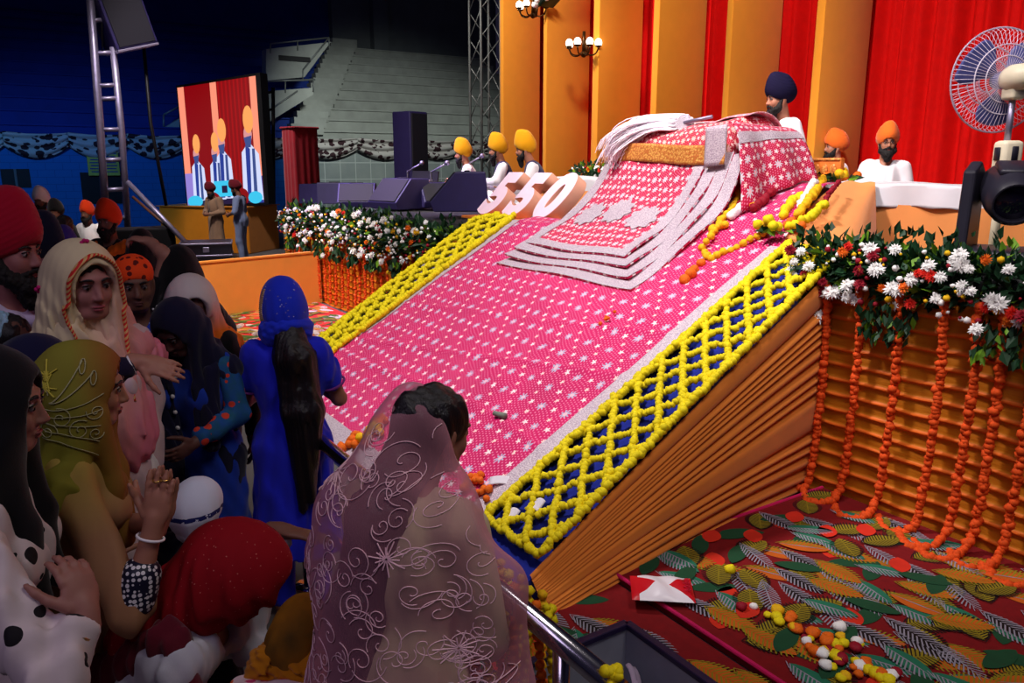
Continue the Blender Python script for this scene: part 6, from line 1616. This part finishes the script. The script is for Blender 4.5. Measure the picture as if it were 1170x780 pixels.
p.hands[1]['n'] = p.ldir(CF); p.body(); p.face(lips=(140, 66, 70)); p.hairs(); p.kurta(m_tan, seed=33, sleeve='elbow', amp=.005, flare=.22); p.trousers(m_tan)
p.veil(m_olive, back=.14, pull=.035, seed=35, amp=.006, freq=30, fullness=1.05); vf = p.last; bv = tree(vf); b = MB(); b2 = MB()
def onside(uv): return [p.hp((.6, -.02 + u, v)) for u, v in uv]
ds = p.H[0] @ np.array([-1.0, 0, 0])
for c, r_, tn, a0, sg in (((-.06, -.10), .026, 1.6, 0, 1), ((-.03, -.06), .03, 1.4, 2, -1), ((.02, -.09), .03, 1.5, 1, 1), ((-.085, .0), .02, 1.3, 0, 1), ((.055, -.04), .024, 1.5, 3, 1), ((.06, -.10), .02, 1.4, 0, -1)): stitched(bv, onside(spiral(c, r_, tn, a0, sg)), ds, .0014, b)
for k in range(5): a = np.linspace(0, 1, 14); stitched(bv, onside(np.stack([-.07 + .14 * a, -.04 - .02 * k + .05 * a ** 2 * (1 - .5 * k)], -1)), ds, .0014, b)
for cx_ in (-.0, .03): a = np.linspace(0, 1, 20); stitched(bv, onside(np.stack([-.06 + (.07 + cx_) * a, -.02 + .12 * a ** 1.5 - cx_ * a], -1)), ds, .002, b); a = np.linspace(0, 2 * PI, 20); stitched(bv, onside(np.stack([.012 + cx_ + .007 * np.cos(a), .085 - cx_ + .02 * np.sin(a)], -1)), ds, .0018, b)
b.build('embroidery', m_emb, p.root)
for k in range(22): a = k * 2 * PI / 11; rr_ = .010 + .02 * (k % 2); stitched(bv, onside(np.stack([-.075 + np.linspace(0, 1, 6) * rr_ * math.cos(a), .05 - .03 * (k > 10) + np.linspace(0, 1, 6) * rr_ * 1.4 * math.sin(a)], -1)), ds, .0026, b2)
b2.build('embroidered_flower', m_emb2, p.root)
w, e_ = np.array(p.Rarm[1]), np.array(p.Rarm[0]); p.bangles(w, e_, [m_pearl], 1, .036, 'bracelet', .16)
S = SDF(.006); S.cone(e_ + (w - e_) * .16, e_ + (w - e_) * .42, .057, .055, .01); p.part('beaded_sleeve_band', S, m_band)
b = MB()
for fr_ in (0, 1):
    c = p.Rarm[1] + np.array([-.006, .03 + .0, .125]) + np.array([0, .022 * (fr_ - .5), 0]); a = np.linspace(0, 2 * PI, 17); b.add(tube(np.stack([c[0] + .0115 * np.cos(a), c[1] + .0115 * np.sin(a), np.full(17, c[2])], -1), .0022, 5, False))
b.build('finger_rings', plain('gold ring', (226, 180, 96), .25, .9), p.root)

# polka dot woman at the near left corner
m_polka = Mat('white cloth with black dots', .85); _v = m_polka.voro(12.5, .5); m_polka.base(m_polka.mix(_v.lt(.29), (206, 190, 192), (18, 14, 20))); m_polka = m_polka.m
hd = ats(-12, 398, 500)
p = Person('woman in white dress with black dots and black scarf at the near left corner', hd, 74, h=1.66, sk=(150, 100, 88), vox=.006, headrot=(0, 6, 0), lean=4, L=((-.22, -.05, 1.14), (-.20, .0, .90)))
p.arm('R', (62, 780, 540), (98, 700, 520), (76, 622, 515), n=-CR * .8 + CF * .5, c=(.30, .45, .35), sp=.03); p.body(); p.face(lips=(130, 66, 66)); p.hairs(); p.kurta(m_polka, seed=41, amp=.007, freq=34, sl_end=.72); p.trousers(m_dark); p.veil(m_blackveil, back=.40, seed=43, pull=.0, fullness=1.06, amp=.007, cape=.04)
p.bangles(p.Rarm[1], p.Rarm[0], [plain('gold bangle thin', (206, 170, 110), .3, .9)], 1, .034, 'bangle', .2)

# child with a white printed headcloth bowing
m_print = Mat('white cloth with blue print', .85); _x, _y, _z = m_print.coords(); _n = m_print.noise(34, 2); m_print.base(m_print.mix(((_z - 1.60).abs().lt(.012)) * (_n.gt(.40)) , (206, 210, 232), (24, 30, 100))); m_print = m_print.m
hd = ats(229, 546, 345); p = Person('child in a white printed headcloth and navy shirt with orange piping', hd, 125, h=1.12, sk=(110, 72, 58), vox=.008, headrot=(0, 14, 0), male=False)
p.body(); p.kurta(m_darknavy, hem=.6, sleeve='short'); p.trousers(m_dark); p.veil(m_print, back=.0, seed=51, fullness=1.12, front=False, shoulders=False, cut_neck=True)
b = MB(); a = np.linspace(-1, 1, 21); b.add(tube(np.stack([a * .21, -.135 + .05 * a * a, .93 + .36 + .02 * np.cos(a * 3)], -1), .008, 6)); b.build('piping', plain('orange piping', (214, 70, 20), .7), p.root)

# bowing person in the deep red shawl and white shirt
m_redveil = Mat('deep red shawl', .85, 0, .15); _n = m_redveil.voro(60); m_redveil.base(m_redveil.mix(_n.lt(.11), (132, 8, 22), (176, 90, 84))); m_redveil = m_redveil.m
hd = ats(302, 606, 390)
p = Person('person bowing low under a deep red shawl in a white shirt', hd, 72, h=1.60, sk=(110, 72, 58), vox=.007, lean=40, headrot=(0, 14, 0), legs='kneel', L=((-.24, .30, .62), (-.12, .50, .60)))
p.arm('R', (285, 700, 345), (320, 606, 358), (358, 612, 360), n=-CU, c=(.08, .12, .1)); p.body(); p.kurta(cloth('white shirt cloth', (206, 204, 220)), hem=.6, seed=61, amp=.007); p.trousers(m_dark); p.veil(m_redveil, back=.0, seed=63, fullness=1.25, amp=.007, front=False, shoulders=False)
S = SDF(.009); S.cone(p.tp((.13, -.06, .50)), p.tp((.04, -.11, .30)), .05, .05, .03); S.cone(p.tp((.04, -.11, .30)), p.tp((.10, -.13, .0)), .05, .045, .03); S.cone(p.tp((.13, -.06, .50)), p.tp((.18, .06, .42)), .05, .05, .03); p.part('shawl', S, cloth('maroon shawl', (96, 12, 34), .1), fold(8, .007, 40), .018)
# bowing woman with the mustard scarf and floral blouse
m_must = Mat('mustard chiffon over dark hair', .85, 0, .15); _x, _y, _z = m_must.coords(); _n = m_must.noise(7, 3); m_must.base(m_must.mix(_n * 2.0 - .45, (70, 56, 24), (150, 96, 22))); m_must = m_must.m
m_blouse = Mat('white floral blouse', .85); _v = m_blouse.voro(11); _n = m_blouse.noise(13, 3); m_blouse.base(m_blouse.mix((_v + _n * .6).lt(.58), (226, 200, 206), m_blouse.mix(_n.gt(.5), (214, 60, 120), (230, 96, 30)))); m_blouse = m_blouse.m
hd = ats(352, 680, 385)
p = Person('woman bowing under a mustard scarf in a floral blouse', hd, 138, h=1.56, sk=(136, 88, 60), vox=.0065, lean=56, headrot=(0, 4, 0), legs='kneel', hip=.62, L=((-.25, .42, .62), (-.12, .60, .58)), R=((.25, .42, .62), (.12, .60, .58)))
p.body(); p.kurta(m_blouse, hem=.6, seed=71, amp=.006, sleeve='short'); p.trousers(m_dark); p.veil(m_must, back=.0, seed=73, fullness=1.02, amp=.006, cut_neck=True)
S = SDF(.008); S.cone(p.hp((-.08, -.07, -.11)), p.hp((.08, -.07, -.11)), .06, .06, .03); S.cone(p.hp((.08, -.07, -.11)), p.tp((.17, .0, .42)), .06, .05, .03); S.cone(p.hp((-.10, -.07, -.10)), p.tp((-.15, .06, .42)), .05, .04, .03); p.part('scarf_fold', S, cloth('mustard chiffon', (206, 128, 16), .12), fold(9, .008, 50, 1.0), .02)

# woman under the sheer rose veil
m_rosev = bpy.data.materials.new('sheer rose veil'); m_rosev.use_nodes = True; nt = m_rosev.node_tree; bs = nt.nodes['Principled BSDF']; bs.inputs['Base Color'].default_value = lin((204, 136, 154)); bs.inputs['Roughness'].default_value = .8
tr = nt.nodes.new('ShaderNodeBsdfTransparent'); mx_ = nt.nodes.new('ShaderNodeMixShader'); lw = nt.nodes.new('ShaderNodeLayerWeight'); lw.inputs[0].default_value = .4
mr = nt.nodes.new('ShaderNodeMapRange'); mr.inputs[3].default_value = .22; mr.inputs[4].default_value = .95; nt.links.new(lw.outputs['Facing'], mr.inputs[0]); nt.links.new(mr.outputs[0], mx_.inputs[0]); nt.links.new(tr.outputs[0], mx_.inputs[1]); nt.links.new(bs.outputs[0], mx_.inputs[2]); nt.links.new(mx_.outputs[0], nt.nodes['Material Output'].inputs[0])
hd = ats(508, 436, 445)
p = Person('woman under a sheer rose veil with scroll embroidery at the rail', hd, 118, h=1.60, sk=(150, 100, 84), vox=.006, lean=10, headrot=(-16, 14, 0), L=((-.22, .10, 1.06), (-.06, .26, 1.14)), R=((.22, .10, 1.06), (.06, .26, 1.14)), build=1.08)
p.body(); p.hairs(long=.60, side=-.07, w=.075, bun=(.0, -.10, .03)); p.kurta(cloth('beige silk dress', (206, 184, 150), .08, spec=.3), hem=.3, seed=81, amp=.005, flare=.24); p.trousers(m_shirt)
S = SDF(.008); S.ell(p.H, (-.035, -.05, -.01), (.098, .105, .125), .03); S.cone(p.hp((0, -.05, -.06)), p.tp((0, -.09, .42)), .10, .13, .07)
for sg in (-1, 1): S.cone(p.tp((sg * .10, -.04, .44)), p.tp((sg * .24, .0, .30)), .11, .10, .07); _n = .11 if sg < 0 else 0; S.cone(p.tp((sg * .24, .0, .30)), p.tp((sg * (.27 - _n), .03, .0)), .10, .11, .06); S.cone(p.tp((sg * (.27 - _n), .03, .0)), p.tp((sg * (.22 - _n * 1.6), .06, -.40)), .11, .10, .06)
S.flat(p.T, (0, -.075, .42), (.04, -.10, -.45), .23, .24, .76, .08); S.cone(p.hp((-.02, -.06, -.04)), p.tp((-.06, -.13, .30)), .105, .115, .06)
S.ell(p.H, (.045, .085, .045), (.105, .135, .17), .02, 's')
vo = p.part('rose_veil', S, m_rosev, fold(91, .007, 16, .35), .025); vf = p.last; bv = tree(vf); b = MB()
rr = np.random.default_rng(4)
def onback(uv): return [p.tp((u, -.9, v)) for u, v in uv]
db = p.T[0] @ np.array([0, 1.0, 0])
for k in range(200):
    c = (rr.uniform(-.33, .33), rr.uniform(-.45, .72)); r_ = rr.uniform(.018, .042)
    stitched(bv, onback(spiral(c, r_, rr.uniform(1.0, 1.5), rr.uniform(0, 6), 1 if rr.random() > .5 else -1)), db, .0014, b)
    a = np.linspace(0, 1, 14); an = rr.uniform(0, 6); stitched(bv, onback(np.stack([c[0] + r_ * np.cos(an + 2.2 * a) * (1 + .7 * a), c[1] + r_ * np.sin(an + 2.2 * a) * (1 + .7 * a)], -1)), db, .0014, b)
for c in ((-.20, .12), (.10, .42), (.16, -.02), (-.13, .58), (-.1, -.2), (.25, .2)):
    for k in range(14): a = k * 2 * PI / 14; q = np.linspace(.1, 1, 6) * (.028 + .016 * (k % 2)); stitched(bv, onback(np.stack([c[0] + q * math.cos(a), c[1] + q * math.sin(a)], -1)), db, .0020, b)
b.build('scroll_embroidery', plain('pale rose thread', (228, 184, 194), .6), vo)
